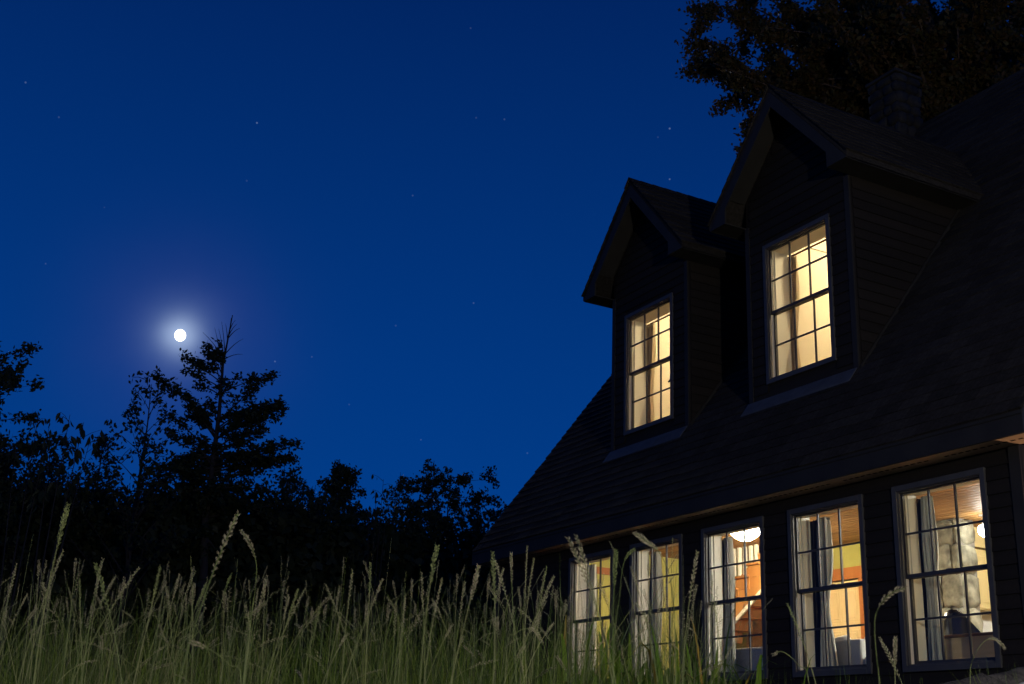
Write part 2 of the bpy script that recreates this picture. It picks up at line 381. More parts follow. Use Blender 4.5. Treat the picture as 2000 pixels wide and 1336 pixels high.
# front wall core, with window openings
fwb = MB(); cy0, cy1 = 0.0, 0.20
edges = [XL] + [e for c in WX for e in (c-WW/2+.034, c+WW/2-.034)] + [XR]
oz0, oz1 = WZ0+.034, WZ1-.034
for i in range(0, len(edges), 2): fwb.box(edges[i], edges[i+1], cy0, cy1, oz0, oz1)
fwb.box(XL, XR, cy0, cy1, -0.6, oz0); fwb.box(XL, XR, cy0, cy1, oz1, 3.0)
fwb.build('front_wall', 'siding', house)
# other walls
g = MB()
for x in (XL, XR-0.2):
    g.prism([(x, 0.201, -0.6), (x, 8.66, -0.6), (x, 8.66, 3.0), (x, RY, RZ-0.12), (x, 0.201, 3.22)], (0.2, 0, 0))
g.box(XL+.2, XR-.2, 8.46, 8.66, -0.6, 3.0)
g.build('gable_wall', 'siding', house)
# clapboards
bm_ = MB(); bm_.add([(0,-.020,0),(1,-.020,0),(1,-.0005,0),(0,-.0005,0),(0,-.006,.128),(1,-.006,.128),(1,-.0005,.128),(0,-.0005,.128)],
   [(0,3,2,1),(4,5,6,7),(0,1,5,4),(1,2,6,5),(2,3,7,6),(3,0,4,7)])
clap_me = bm_.build('clapboard', 'siding').data; bpy.data.objects.remove(bpy.data.objects['clapboard'])
front = bpy.data.objects['front_wall']
ex = 0.115; z = -0.06
while z < 2.42:
    segs = [(XL+.09, XR-.09)]
    if z+ex > WZ0+.02 and z < WZ1-.02:
        e = [XL+.09] + [q for c in WX for q in (c-WW/2+.004, c+WW/2-.004)] + [XR-.09]
        segs = [(e[i], e[i+1]) for i in range(0, len(e), 2)]
    else:
        cuts = sorted(random.uniform(XL+1.5, XR-1.5) for _ in range(2)); e = [XL+.09]+cuts+[XR-.09]
        segs = [(e[i], e[i+1]-.003) for i in range(3)]
    for a, b in segs: shared('clapboard', clap_me, front, (a, 0, z), scale=(b-a, 1, 1))
    z += ex
box_part('corner_board', 'trim', house, XR-.088, XR+.02, -.028, -.0005, -0.4, 2.485)
box_part('corner_board', 'trim', house, XR+.001, XR+.022, 0.0, 0.10, -0.4, 2.485)
box_part('corner_board', 'trim', house, XL-.02, XL+.088, -.028, -.0005, -0.4, 2.485)
# gable wall boards at the near corner
gw = bpy.data.objects['gable_wall']
z = -0.06
while z < 2.9:
    shared('clapboard', clap_me, gw, (XR+.0005, 0.102, z), rot=(0, 0, R(90)), scale=(3.4, 1, 1)); z += ex
for c in WX: window(c, 0.0, WZ0, WZ1, WW, 0.215)

# eave: fascia, drip edge, soffit with vents
XRL, XRR = -15.5, -6.08
box_part('fascia', 'trim', house, XRL, XRR, -.292, -.270, 2.485, 2.655)
box_part('drip_edge', 'trim', house, XRL, XRR, -.302, -.2925, 2.640, 2.668)
sf = box_part('soffit', 'soffit', house, XRL+.02, XRR-.02, -.2695, -.001, 2.488, 2.505)
for i in range(int((XRR-XRL)/0.075)):
    if i % 16 in (14, 15): continue
    x = XRL+.1+i*.075
    if x > XRR-.1: break
    box_part('soffit_vent', 'vent', sf, x, x+.045, -.155, -.135, 2.4855, 2.4875)
# roof deck with openings under the dormers
roof = MB(); th = 0.10
def deck(x0, x1, y0, y1):
    roof.add([(x0,y0,RA+RB*y0-.012),(x1,y0,RA+RB*y0-.012),(x1,y1,RA+RB*y1-.012),(x0,y1,RA+RB*y1-.012),
              (x0,y0,RA+RB*y0-.012-th),(x1,y0,RA+RB*y0-.012-th),(x1,y1,RA+RB*y1-.012-th),(x0,y1,RA+RB*y1-.012-th)],
             [(0,1,2,3),(7,6,5,4),(0,4,5,1),(1,5,6,2),(2,6,7,3),(3,7,4,0)])
hy0, hy1 = DY+.02, 2.24
deck(XRL, XRR, -.29, hy0); deck(XRL, XRR, hy1, RY)
e = [XRL, DX[0]-.82, DX[0]+.82, DX[1]-.82, DX[1]+.82, XRR]
for i in (0, 2, 4): deck(e[i], e[i+1], hy0, hy1)
roof.add([(XRL,RY,RZ-.012),(XRR,RY,RZ-.012),(XRR,8.95,RZ-.012-RB*4.62),(XRL,8.95,RZ-.012-RB*4.62),
          (XRL,RY,RZ-.11),(XRR,RY,RZ-.11),(XRR,8.95,RZ-.11-RB*4.62),(XRL,8.95,RZ-.11-RB*4.62)],
         [(0,1,2,3),(7,6,5,4),(0,4,5,1),(1,5,6,2),(2,6,7,3),(3,7,4,0)])
roof_o = roof.build('roof', 'shingle', house)
for xa in (XRL-.02, XRR+.0005):   # rake boards
    MB().prism([(xa, -.292, 2.49), (xa, -.292, 2.672), (xa, RY, RZ-.01), (xa, RY, RZ-.20), (xa, -.14, 2.49)], (0.02, 0, 0)).build('rake_board', 'casing' if xa > -10 else 'trim', house)
MB().prism([(XRR-.001, -.25, 2.64), (XRR-.001, RY, RZ-.22), (XR+.001, RY, RZ-.22), (XR+.001, -.25, 2.64)], (0, 0, .012)).build('rake_soffit', 'soffit', house)
# shingles
def shingle_verts(w, t0=.019, t1=.003, L=.20):
    return [(0,0,0),(w,0,0),(w,L,0),(0,L,0),(0,0,t0),(w,0,t0),(w,L,t1),(0,L,t1)]
SHF = [(0,3,2,1),(4,5,6,7),(0,1,5,4),(1,2,6,5),(2,3,7,6),(3,0,4,7)]
sh_me = []
for w in (.295, .325, .245):
    o = link_mesh('shingle', shingle_verts(w), SHF, 'shingle'); sh_me.append((w, o.data)); bpy.data.objects.remove(o)
slope = math.atan(RB); cs, sn = math.cos(slope), math.sin(slope)
cand = []
s = -0.02; expo = 0.148; s_max = (RY+.29)/cs
while s < s_max-.05:
    y = -.29 + s*cs; z = RA + RB*y
    x = XRL - random.uniform(0, .3)
    while x < XRR:
        k = random.randrange(3); w = sh_me[k][0]
        xa = max(x, XRL); wid = min(x+w, XRR+.01)-xa
        skip = False
        for c in DX:
            if c-.85 < xa+wid/2 < c+.85 and DY-.02 < y < 2.25: skip = True
            # under the dormer roof
            yv = RA
            hh = abs(xa+wid/2-c)
            if hh < DTX-.03 and y > DY and z < DRZ-.0 - hh*(DRZ-DTZ)/DTX and hh > .85 and z > DTZ+.05: skip = True
        if not skip and wid > .06:
            cand.append((xa+.003, y, z, k, wid-.006, random.uniform(0, .004), random.uniform(-.006, .006)))
        x += w
    s += expo
def near(c): return (c[0])**2 + (c[1]+8.03)**2 + c[2]**2
full = sorted([c for c in cand if c[4] > .2], key=near)
solo = set(id(c) for c in full[:300]); rest = MB()
for c in cand:
    xa, y, z, k, w, lift, jy = c
    if id(c) in solo:
        shared('shingle', sh_me[k][1], roof_o, (xa, y+jy*cs, z-.010+lift+jy*sn), rot=(slope+.012, 0, 0), scale=(w/sh_me[k][0], 1, 1))
    else:
        V = []
        for p in shingle_verts(w):
            q = p[1]+jy; n_ = p[2]-.006+lift+.012*(.2-p[1])*.5
            V.append((xa+p[0], y+q*cs-n_*sn, z+q*sn+n_*cs))
        rest.add(V, SHF)
tag(rest.build('roof_shingles', 'shingle', roof_o), kind='stuff')
rc = MB(); x = XRL
while x < XRR-.05:
    rc.add([(x, RY-.16, RZ-.205), (x+.30, RY-.16, RZ-.205), (x+.30, RY, RZ+.022), (x, RY, RZ+.022), (x+.30, RY+.16, RZ-.205), (x, RY+.16, RZ-.205)], [(0,1,2,3),(3,2,4,5)]); x += .29
tag(rc.build('ridge_cap', 'shingle', roof_o), kind='stuff')

# dormers
dsl = (DRZ-DTZ)/DTX
for di, cx in enumerate(DX):
    # front wall core round the window
    b = MB(); y0, y1 = DY, DY+.15; zb = RA+RB*DY-.10
    wx0, wx1, wz0, wz1 = cx-DWW/2+.034, cx+DWW/2-.034, DZ0+.034, DZ1-.034
    b.box(cx-DH, wx0, y0, y1, wz0, wz1); b.box(wx1, cx+DH, y0, y1, wz0, wz1)
    b.box(cx-DH, cx+DH, y0, y1, zb, wz0); b.box(cx-DH, cx+DH, y0, y1, wz1, 6.25)
    b.prism([(cx-DH, y0, 6.25), (cx+DH, y0, 6.25), (cx+DH, y0, DRZ-.10-DH*dsl), (cx, y0, DRZ-.10), (cx-DH, y0, DRZ-.10-DH*dsl)], (0, .15, 0))
    # side walls
    for sx in (-1, 1):
        xa = cx+sx*DH-(0 if sx < 0 else .06)
        b.prism([(xa, y1, RA+RB*y1-.06), (xa, y1, 6.25), (xa, (6.25-RA)/RB, 6.25)], (.06, 0, 0))
    dw = b.build('dormer_wall', 'siding', house)
    z = zb+.06
    while z < 7.14:
        hw = min(DH-.075, (DRZ-.16-z-.10)/dsl)
        if hw < .05: break
        if z+ex > DZ0+.01 and z < DZ1-.01: sg = [(cx-hw, cx-DWW/2+.004), (cx+DWW/2-.004, cx+hw)]
        else: sg = [(cx-hw, cx+hw)]
        for a, bb in sg: shared('clapboard', clap_me, dw, (a, DY, z), scale=(bb-a, 1, 1))
        if z < 5.95:      # right cheek
            ya = DY+.02; yb = (z+ex-RA)/RB
            if yb-ya > .1: shared('clapboard', clap_me, dw, (cx+DH, ya, z), rot=(0, 0, R(90)), scale=(yb-ya, 1, 1))
        z += ex
    for sx in (-1, 1):
        xa = cx+sx*DH
        box_part('corner_board', 'trim', house, min(xa, xa-sx*.07)+(0 if sx < 0 else 0), max(xa, xa-sx*.07), DY-.024, DY-.0005, zb+.02, DSZ-.002)
    window(cx, DY, DZ0, DZ1, DWW, 0.30)
    # apron flashing on the roof under the wall and step flashing up the right cheek
    yy0 = DY-.14
    MB().add([(cx-DH-.02, yy0, RA+RB*yy0+.040), (cx+DH-.02, yy0, RA+RB*yy0+.040), (cx+DH-.02, DY-.022, RA+RB*(DY-.022)+.044), (cx-DH-.02, DY-.022, RA+RB*(DY-.022)+.044),
              (cx-DH-.02, yy0, RA+RB*yy0+.030), (cx+DH-.02, yy0, RA+RB*yy0+.030), (cx+DH-.02, DY-.022, RA+RB*(DY-.022)+.030), (cx-DH-.02, DY-.022, RA+RB*(DY-.022)+.030)],
             [(0,1,2,3),(7,6,5,4),(0,4,5,1),(1,5,6,2),(2,6,7,3),(3,7,4,0)]).build('apron_flashing', 'flashing', house)
    MB().prism([(cx+DH+.022, DY-.02, RA+RB*(DY-.02)-.03), (cx+DH+.022, DY-.02, RA+RB*(DY-.02)+.05), (cx+DH+.022, 2.2, RA+RB*2.2+.05), (cx+DH+.022, 2.2, RA+RB*2.2-.03)], (.012, 0, 0)).build('step_flashing', 'trim', house)
    # roof planes
    dr = MB()
    for sx in (-1, 1):
        yR = (DRZ-RA)/RB+.05; yE = (DTZ-RA)/RB+.05
        top = [(cx, DFY, DRZ-.014), (cx, yR, DRZ-.014), (cx+sx*DTX, yE, DTZ-.014), (cx+sx*DTX, DFY, DTZ-.014)]
        bot = [(x, y, z-.07) for x, y, z in top]
        Fc = [(0,1,2,3),(7,6,5,4),(0,3,7,4),(1,5,6,2),(2,6,7,3)]
        dr.add(top+bot, Fc if sx > 0 else [tuple(reversed(f)) for f in Fc])
    dro = dr.build('dormer_roof', 'shingle', house)
    # courses of shingles parallel to the ridge
    dang = math.atan(dsl); dc, ds = math.cos(dang), math.sin(dang); Ls = math.hypot(DTX, DRZ-DTZ)
    sm = MB()
    for sx in (-1, 1):
        s = -.02
        while s < Ls-.03:
            hx = DTX - s*dc; zz = DTZ + s*ds; yend = (zz-RA)/RB+.06
            y = DFY-.02-random.uniform(0, .12)
            while y < yend:
                w = random.choice((.295, .325, .245)); ya = max(y, DFY-.02); wd = min(y+w, yend)-ya-.004
                if wd > .04:
                    V = []
                    for p in shingle_verts(wd):
                        LL = min(p[1], Ls-s); n_ = p[2]-.004+random.uniform(0, .002)
                        V.append((cx+sx*(hx-LL*dc+n_*ds), ya+p[0], zz+LL*ds+n_*dc))
                    sm.add(V, SHF if sx > 0 else [tuple(reversed(f)) for f in SHF])
                y += w
            s += expo
    y = DFY-.03
    while y < (DRZ-RA)/RB:
        sm.add([(cx-.11, y, DRZ-.112), (cx, y, DRZ+.020), (cx+.11, y, DRZ-.112), (cx-.11, y+.26, DRZ-.118), (cx, y+.26, DRZ+.012), (cx+.11, y+.26, DRZ-.118)], [(0,1,4,3),(1,2,5,4)]); y += .20
    tag(sm.build('dormer_shingles', 'shingle', dro), kind='stuff')
    # rake boards, pork chop returns, eave fascia and soffit
    for sx in (-1, 1):
        rk = MB(); yk = DFY
        P = [(cx, yk, DRZ-.088), (cx+sx*(DTX-.012), yk, DTZ-.088+.012), (cx+sx*(DTX-.012), yk, DSZ), (cx+sx*(DH-.0), yk, DSZ), (cx+sx*DH, yk, DRZ-.088-DH*dsl-.17), (cx, yk, DRZ-.088-.19)]
        if sx < 0: P = P[::-1]
        rk.prism(P, (0, .022, 0)); rk.build('rake_board', 'trim', house)
        ye = (DTZ-RA)/RB-.02
        xo = cx+sx*(DTX-.012)
        box_part('eave_fascia', 'trim', house, min(xo, xo-sx*.02), max(xo, xo-sx*.02), DFY+.023, ye, DSZ-.004, DTZ-.088)
        xa, xb = sorted((xo-sx*.021, cx+sx*(DH+.001)))
        box_part('eave_soffit', 'trim', house, xa, xb, DFY+.023, ye, DSZ, DSZ+.014)
        # sloping soffit between rake board and wall
        P = [(cx, DFY+.023, DRZ-.12), (cx, DY-.03, DRZ-.12), (cx+sx*DH, DY-.03, DRZ-.12-DH*dsl), (cx+sx*DH, DFY+.023, DRZ-.12-DH*dsl)]
        MB().prism(P if sx > 0 else P[::-1], (0, 0, .012)).build('rake_soffit', 'trim', house)
    # the lit room behind the dormer window
    rm = MB(); x0, x1, ya, yb, z0, z1 = cx-.74, cx+.74, DY+.16, 3.1, 3.3, 6.12
    rm.box(x0-.05, x0, ya, yb, z0, z1); rm.box(x1, x1+.05, ya, yb, z0, z1); rm.box(x0-.05, x1+.05, yb, yb+.05, z0, z1)
    rm.build('dormer_room_wall', 'cream', house)
    box_part('dormer_room_floor', 'floor_wood', house, x0-.05, x1+.05, ya, yb, z0-.05, z0-.001)
    ce = box_part('dormer_room_ceiling', 'pine', house, x0-.05, x1+.05, ya, yb, z1+.012, z1+.05)
    x = x0
    while x < x1-.01:
        box_part('plank', 'pine', ce, x+.002, min(x+.10, x1)-.002, ya, yb, z1, z1+.011); x += .10
    box_part('crown_trim', 'cream', house, x0+.0005, x0+.02, ya+.001, yb-.001, z1-.20, z1-.15)
    # hidden lamp on the ceiling
    lp = empty('ceiling_lamp', (cx+.25, 2.25, z1))
    MB().lathe([(.09, 0), (.09, -.015), (.05, -.03)], (cx+.25, 2.25, z1), 16).build('mount', 'metal', lp)
    MB().lathe([(.05, -.03), (.10, -.05), (.11, -.09), (.07, -.13), (.01, -.145)], (cx+.25, 2.25, z1), 20).build('globe', 'lamp_up', lp, smooth=True)
    tag(lp, ('small round ceiling lamp inside the left dormer room', 'small round ceiling lamp inside the right dormer room')[di], 'lamp')

# chimney: stone stack above the ridge
ch = MB(); cx0, cx1, cy_0, cy_1, czt = -11.50, -10.93, 3.90, 4.40, 9.62
ch.box(cx0+.03, cx1-.03, cy_0+.03, cy_1-.03, 8.0, czt-.05)
chim = ch.build('chimney', 'vent', house)
box_part('chimney_cap', 'chimney_stone', chim, cx0-.02, cx1+.02, cy_0-.02, cy_1+.02, czt-.05, czt, bevel=.01)
z = 8.2; i = 0
while z < czt-.08:
    h = min(random.uniform(.13, .24), czt-.055-z); x = cx0
    while x < cx1-.04:
        w = min(random.uniform(.14, .30), cx1-x)
        rock_obj('stone', 'chimney_stone', chim, (x+w/2, cy_0+.04, z+h/2), (w*.50, .06, h*.50), 50+i, .5, 2, .72); i += 1; x += w
    y = cy_0+.02
    while y < cy_1-.05:
        w = min(random.uniform(.14, .28), cy_1-y)
        rock_obj('stone', 'chimney_stone', chim, (cx1-.04, y+w/2, z+h/2), (.06, w*.50, h*.50), 150+i, .5, 2, .72); i += 1; y += w
    z += h

# ------------------------------------------------------------------ rooms behind the ground floor windows
XA, XB, YB, YK = XL+.2, XR-.2, 3.9, 7.6
box_part('room_floor', 'floor_wood', house, XA, XB, .2, YK, ROOM_F-.06, ROOM_F)
ceil = box_part('ceiling', 'brown', house, XA, XB, .2, YK, ROOM_C+.014, ROOM_C+.06)
y = .2
while y < 6.6:
    cut = random.uniform(-12.5, -9)
    for a, b in ((XA, cut-.002), (cut, XB)): box_part('plank', 'pine', ceil, a, b, y+.009, min(y+.105, YK)-.009, ROOM_C, ROOM_C+.013, bevel=0)
    y += .105
w = MB(); w.box(XA, -14.6, YB, YB+.1, ROOM_F, ROOM_C+.01); w.box(-13.2, -12.98, YB, YB+.1, ROOM_F, ROOM_C+.01); w.box(-12.18, -11.5, YB, YB+.1, ROOM_F, ROOM_C+.01); w.box(-12.98, -12.18, YB, YB+.1, 2.40, ROOM_C+.01)
w.box(XA-.001, XA+.02, .2, YB, ROOM_F, ROOM_C+.01)
w.build('room_wall', 'olive', house)
box_part('stair_wall', 'tan', house, -14.6, -13.2, YB, YB+.1, ROOM_F, ROOM_C+.01)
kw = MB(); kw.box(-10.86, -10.76, 3.82, YK, ROOM_F, ROOM_C+.01); kw.box(-10.76, XB, YK-.1, YK, ROOM_F, ROOM_C+.01); kw.box(-11.5, -10.87, YB, YB+.1, ROOM_F, ROOM_C+.01)
kw.box(XB-.02, XB+.001, .2, YK-.1, ROOM_F, ROOM_C+.01)
kw.build('kitchen_wall', 'cabinet', house)
box_part('ceiling_beam', 'cabinet', house, -10.75, -10.42, 3.83, YK-.11, 2.62, ROOM_C-.002)
# door in the back wall
dr = box_part('door', 'door_paint', house, -12.95, -12.21, YB+.03, YB+.07, ROOM_F+.01, 2.385)
for (a, b) in ((-12.87, -12.61), (-12.55, -12.29)):
    for (za, zb) in ((.50, 1.05), (1.17, 1.72), (1.84, 2.28)):
        for q, (p0, p1, p2, p3, yy) in enumerate(((a, b, za, zb, .008), (a+.035, b-.035, za+.035, zb-.035, .016))):
            box_part('door_panel', 'door_paint', dr, p0, p1, YB+.03-yy, YB+.0295-(yy-.008), p2, p3, bevel=.004)
rock_obj('door_knob', 'metal', dr, (-12.26, YB-.03, 1.30), (.028, .028, .028), 3, 0, 2)
dt = MB(); dt.box(-13.05, -12.955, YB-.022, YB-.0005, ROOM_F, 2.39); dt.box(-12.205, -12.11, YB-.022, YB-.0005, ROOM_F, 2.39); dt.box(-13.07, -12.09, YB-.026, YB-.0005, 2.392, 2.55)
dt.build('door_trim', 'trim_wood', house)
# wooden casing on the far end wall
et = MB(); et.box(XA+.021, XA+.045, .75, .87, ROOM_F, 2.6); et.box(XA+.021, XA+.045, .87, 1.9, 2.5, 2.6)
et.build('end_wall_trim', 'trim_wood', house)
# staircase
stc = box_part('staircase', 'tan', house, -14.95, -12.3, 3.02, 3.06, ROOM_F, ROOM_F+.10)
sl = .155/.25
MB().prism([(-14.9, 3.0, 1.16-.02), (-12.55, 3.0, 2.60), (-12.55, 3.0, 2.86), (-13.0, 3.0, 2.86), (-14.9, 3.0, 1.62)], (0, .05, 0)).build('stringer', 'orange_wood', stc)
MB().prism([(-14.9, 2.985, 1.10), (-12.55, 2.985, 2.56), (-12.55, 2.985, 2.62), (-14.9, 2.985, 1.16)], (0, .03, 0)).build('stringer_trim', 'white_paint', stc)
x, z = -14.9, 1.66
while z < ROOM_C-.2:
    box_part('tread', 'orange_wood', stc, x-.02, x+.26, 2.95, 3.85, z, z+.03)
    box_part('riser', 'orange_wood', stc, x, x+.02, 3.05, 3.85, z-.13, z-.0005)
    box_part('step_end', 'orange_wood', stc, x, x+.25, 2.99, 2.9995, z-.16, z-.0005)
    for bx in (x+.05, x+.17): box_part('baluster', 'white_paint', stc, bx-.022, bx+.022, 2.975, 3.02, z+.03, ROOM_C-.001)
    x += .25; z += .155
# stone fireplace breast
fb = box_part('fireplace_breast', 'mortar', house, -11.5, -10.15, 3.52, 3.80, ROOM_F, ROOM_C-.001)
z = ROOM_F; i = 0
while z < ROOM_C-.08:
    h = min(random.uniform(.25, .46), ROOM_C-.01-z); x = -11.5
    while x < -10.16:
        wd = min(random.uniform(.24, .50), -10.13-x)
        rock_obj('stone', 'stone', fb, (x+wd/2, 3.53, z+h/2), (wd*.49, .045, h*.49), 300+i, .75, 3, .86); i += 1; x += wd
    rock_obj('stone', 'stone', fb, (-10.16, 3.67, z+h/2), (.05, .14, h*.50), 400+i, .5, 2, .7); z += h
# kitchen cabinets
for k in range(3):
    y0 = 3.86+k*.52
    cb = empty('wall_cabinet', (-10.6, y0+.25, 1.86))
    box_part('body', 'cabinet', cb, -10.758, -10.45, y0, y0+.515, 1.86, 2.60)
    d_ = box_part('cabinet_door', 'cabinet', cb, -10.449, -10.43, y0+.012, y0+.503, 1.875, 2.585, bevel=.004)
    box_part('panel', 'cabinet', d_, -10.4295, -10.420, y0+.075, y0+.44, 1.945, 2.515, bevel=.005)
    MB().tube([(-10.43, y0+.465, 1.99), (-10.40, y0+.465, 2.0), (-10.40, y0+.465, 2.08), (-10.43, y0+.465, 2.09)], .006).build('handle', 'metal', cb)
    tag(cb, ('cream panelled kitchen wall cabinet next to the stone fireplace', 'cream kitchen wall cabinet, second from the stone fireplace', 'cream kitchen wall cabinet, third from the stone fireplace')[k], 'cabinet', 'kitchen wall cabinets')
box_part('backsplash', 'backsplash', house, -10.759, -10.745, 3.86, 7.4, 1.27, 1.855)
ct = empty('kitchen_counter', (-10.5, 5, ROOM_F))
box_part('worktop', 'counter', ct, -10.744, -10.10, 3.84, 7.4, 1.22, 1.26, bevel=.006)
box_part('base_cabinet', 'cabinet', ct, -10.744, -10.14, 3.86, 7.4, ROOM_F+.002, 1.219)
tag(ct, 'kitchen counter with a dark worktop under the wall cabinets', 'counter')
# lamps downstairs
lamp = empty('ceiling_lamp', (-12.25, 2.0, ROOM_C))
MB().lathe([(.12, 0), (.12, -.02), (.06, -.035)], (-12.25, 2.0, ROOM_C), 24).build('mount', 'metal', lamp)
MB().lathe([(.06, -.0355), (.21, -.045), (.22, -.06), (.19, -.09), (.13, -.145), (.07, -.175), (.02, -.185), (.002, -.185)], (-12.25, 2.0, ROOM_C), 32).build('bowl_shade', 'lamp_glass', lamp, smooth=True)
tag(lamp, 'bright bowl shaped ceiling lamp seen through the middle window', 'lamp')
lamp = empty('ceiling_lamp', (-10.17, 4.0, ROOM_C))
MB().lathe([(.07, 0), (.07, -.02), (.03, -.03), (.03, -.12)], (-9.80, 3.6, ROOM_C), 16).build('mount', 'metal', lamp)
MB().lathe([(.03, -.12), (.075, -.14), (.09, -.19), (.075, -.24), (.03, -.27), (.002, -.275)], (-9.80, 3.6, ROOM_C), 20).build('globe', 'lamp_globe', lamp, smooth=True)
tag(lamp, 'bright white globe lamp in front of the kitchen cabinets', 'lamp')

lamp = empty('ceiling_lamp', (-7.1, 2.7, ROOM_C))
MB().lathe([(.10, 0), (.10, -.02), (.05, -.03)], (-7.1, 2.7, ROOM_C), 20).build('mount', 'metal', lamp)
MB().lathe([(.05, -.03), (.15, -.04), (.16, -.08), (.10, -.13), (.01, -.15)], (-7.1, 2.7, ROOM_C), 24).build('bowl_shade', 'lamp_cool', lamp, smooth=True)
tag(lamp, 'white bowl ceiling lamp inside the right end of the house', 'lamp')
# furniture
def sofa():
    s = empty('sofa', (-9.75, .9, ROOM_F))
    box_part('base', 'sofa', s, -10.7, -8.70, .46, 1.30, ROOM_F+.08, ROOM_F+.38, bevel=.03)
    box_part('backrest', 'sofa', s, -10.7, -8.70, .44, .62, ROOM_F+.381, 1.135, bevel=.02)
    for a in (-10.88, -8.699): box_part('arm', 'sofa', s, a, a+.18, .46, 1.30, ROOM_F+.08, .98, bevel=.04)
    for a in (-10.66, -9.69): box_part('seat_cushion', 'sofa', s, a, a+.95, .63, 1.30, ROOM_F+.385, ROOM_F+.55, bevel=.04)
    for a in (-10.85, -8.60):
        for b in (.5, 1.2): box_part('leg', 'brown', s, a, a+.05, b, b+.05, ROOM_F, ROOM_F+.079)
    tag(s, 'grey upholstered sofa with its back to the two middle windows', 'sofa')
sofa()
rock_obj('pillow', 'cushion', None, (-9.32, .80, 1.08), (.27, .10, .19), 5, .2, 3)
tag(bpy.data.objects['pillow'], 'pale rounded pillow showing above the sofa back, left one', 'pillow')
rock_obj('pillow', 'cushion', None, (-8.85, .86, 1.09), (.26, .11, .24), 9, .2, 3)
tag(bpy.data.objects['pillow.001'], 'pale pillow leaning at the right end of the sofa', 'pillow')
st = empty('side_table', (-11.15, .75, ROOM_F))
box_part('table_top', 'brown', st, -11.42, -10.95, .50, 1.0, 1.12, 1.16, bevel=.008)
box_part('drawer_box', 'brown', st, -11.39, -10.98, .53, .97, .80, 1.119)
for a in (-11.39, -11.03):
    for b in (.53, .92): box_part('leg', 'brown', st, a, a+.05, b, b+.05, ROOM_F, .799)
tag(st, 'brown wooden side table at the left end of the sofa', 'table')
ck = empty('low_cupboard', (-7.5, .5, ROOM_F))
box_part('body', 'oak', ck, -8.02, -7.02, .32, .68, ROOM_F+.06, 1.06)
box_part('cupboard_top', 'brown', ck, -8.05, -6.99, .30, .70, 1.0605, 1.085, bevel=.006)
for a in (-8.0, -7.1):
    for b in (.34, .60): box_part('leg', 'oak', ck, a, a+.06, b, b+.06, ROOM_F, ROOM_F+.0595)
tag(ck, 'low oak cupboard standing under the rightmost window', 'cupboard')
sc = empty('swivel_chair', (-8.15, 1.35, ROOM_F))
sh = MB(); n = 18; rows = 8; V = []
for j in range(rows+1):
    t = j/rows; zz = .86+t*.56
    for i in range(n+1):
        a = R(-175)+R(170)*i/n; wv = math.sqrt(max(0, 1-(t**3)*abs(math.cos(a))**2*.9))
        V.append((-8.15+.30*math.cos(a), 1.35+.27*math.sin(a), .86+(zz-.86)*(.62+.38*math.sin(-a))*wv))
for j in range(rows):
    for i in range(n): sh.f.append((j*(n+1)+i, j*(n+1)+i+1, (j+1)*(n+1)+i+1, (j+1)*(n+1)+i))
sh.v = V; so = sh.build('back_shell', 'black_plastic', sc, smooth=True); sm_ = so.modifiers.new('solid', 'SOLIDIFY'); sm_.thickness = .03
MB().lathe([(.01, 0), (.29, 0), (.30, .03), (.27, .07), (.01, .08)], (-8.15, 1.35, .80), 24).build('seat', 'black_plastic', sc, smooth=True)
MB().tube([(-8.15, 1.35, ROOM_F+.05), (-8.15, 1.35, .80)], .03, 10).build('post', 'metal', sc)
for k in range(5):
    a = 2*math.pi*k/5; MB().tube([(-8.15, 1.35, ROOM_F+.08), (-8.15+.28*math.cos(a), 1.35+.28*math.sin(a), ROOM_F+.025)], [.025, .018], 8).build('foot', 'metal', sc)
tag(sc, 'black rounded swivel chair behind the rightmost window', 'chair')
rk = empty('shelf_rack', (-13.15, 1.0, ROOM_F))
for a in (-13.36, -12.98):
    for b in (.82, 1.14): box_part('post', 'white_paint', rk, a-.022, a+.022, b-.022, b+.022, ROOM_F, 2.22)
for q in (.6, 1.02, 1.44, 1.86, 2.18):
    box_part('shelf', 'white_paint', rk, -13.40, -12.94, .79, 1.17, q, q+.025)
for q in (1.20, 1.62, 2.0):
    box_part('crossbar', 'white_paint', rk, -13.335, -13.005, .81, .825, q, q+.03)
tag(rk, 'white open shelf rack behind the second window from the left', 'rack')
rock_obj('pumpkin', 'orange_cloth', None, (-12.72, .75, 1.09), (.15, .15, .13), 21, 0, 3)
pk = bpy.data.objects['pumpkin']; tag(pk, 'orange pumpkin on a small stand beside the white rack', 'pumpkin')
MB().tube([(-12.72, .75, 1.21), (-12.71, .76, 1.26)], [.018, .012]).build('stem', 'brown', pk)
stn = empty('plant_stand', (-12.72, .75, ROOM_F)); box_part('stand_top', 'brown', stn, -12.90, -12.54, .57, .93, .93, .96)
for a in (-12.88, -12.60):
    for b in (.59, .87): box_part('leg', 'brown', stn, a, a+.04, b, b+.04, ROOM_F, .9295)
tag(stn, 'small brown stand under the orange pumpkin', 'stand')

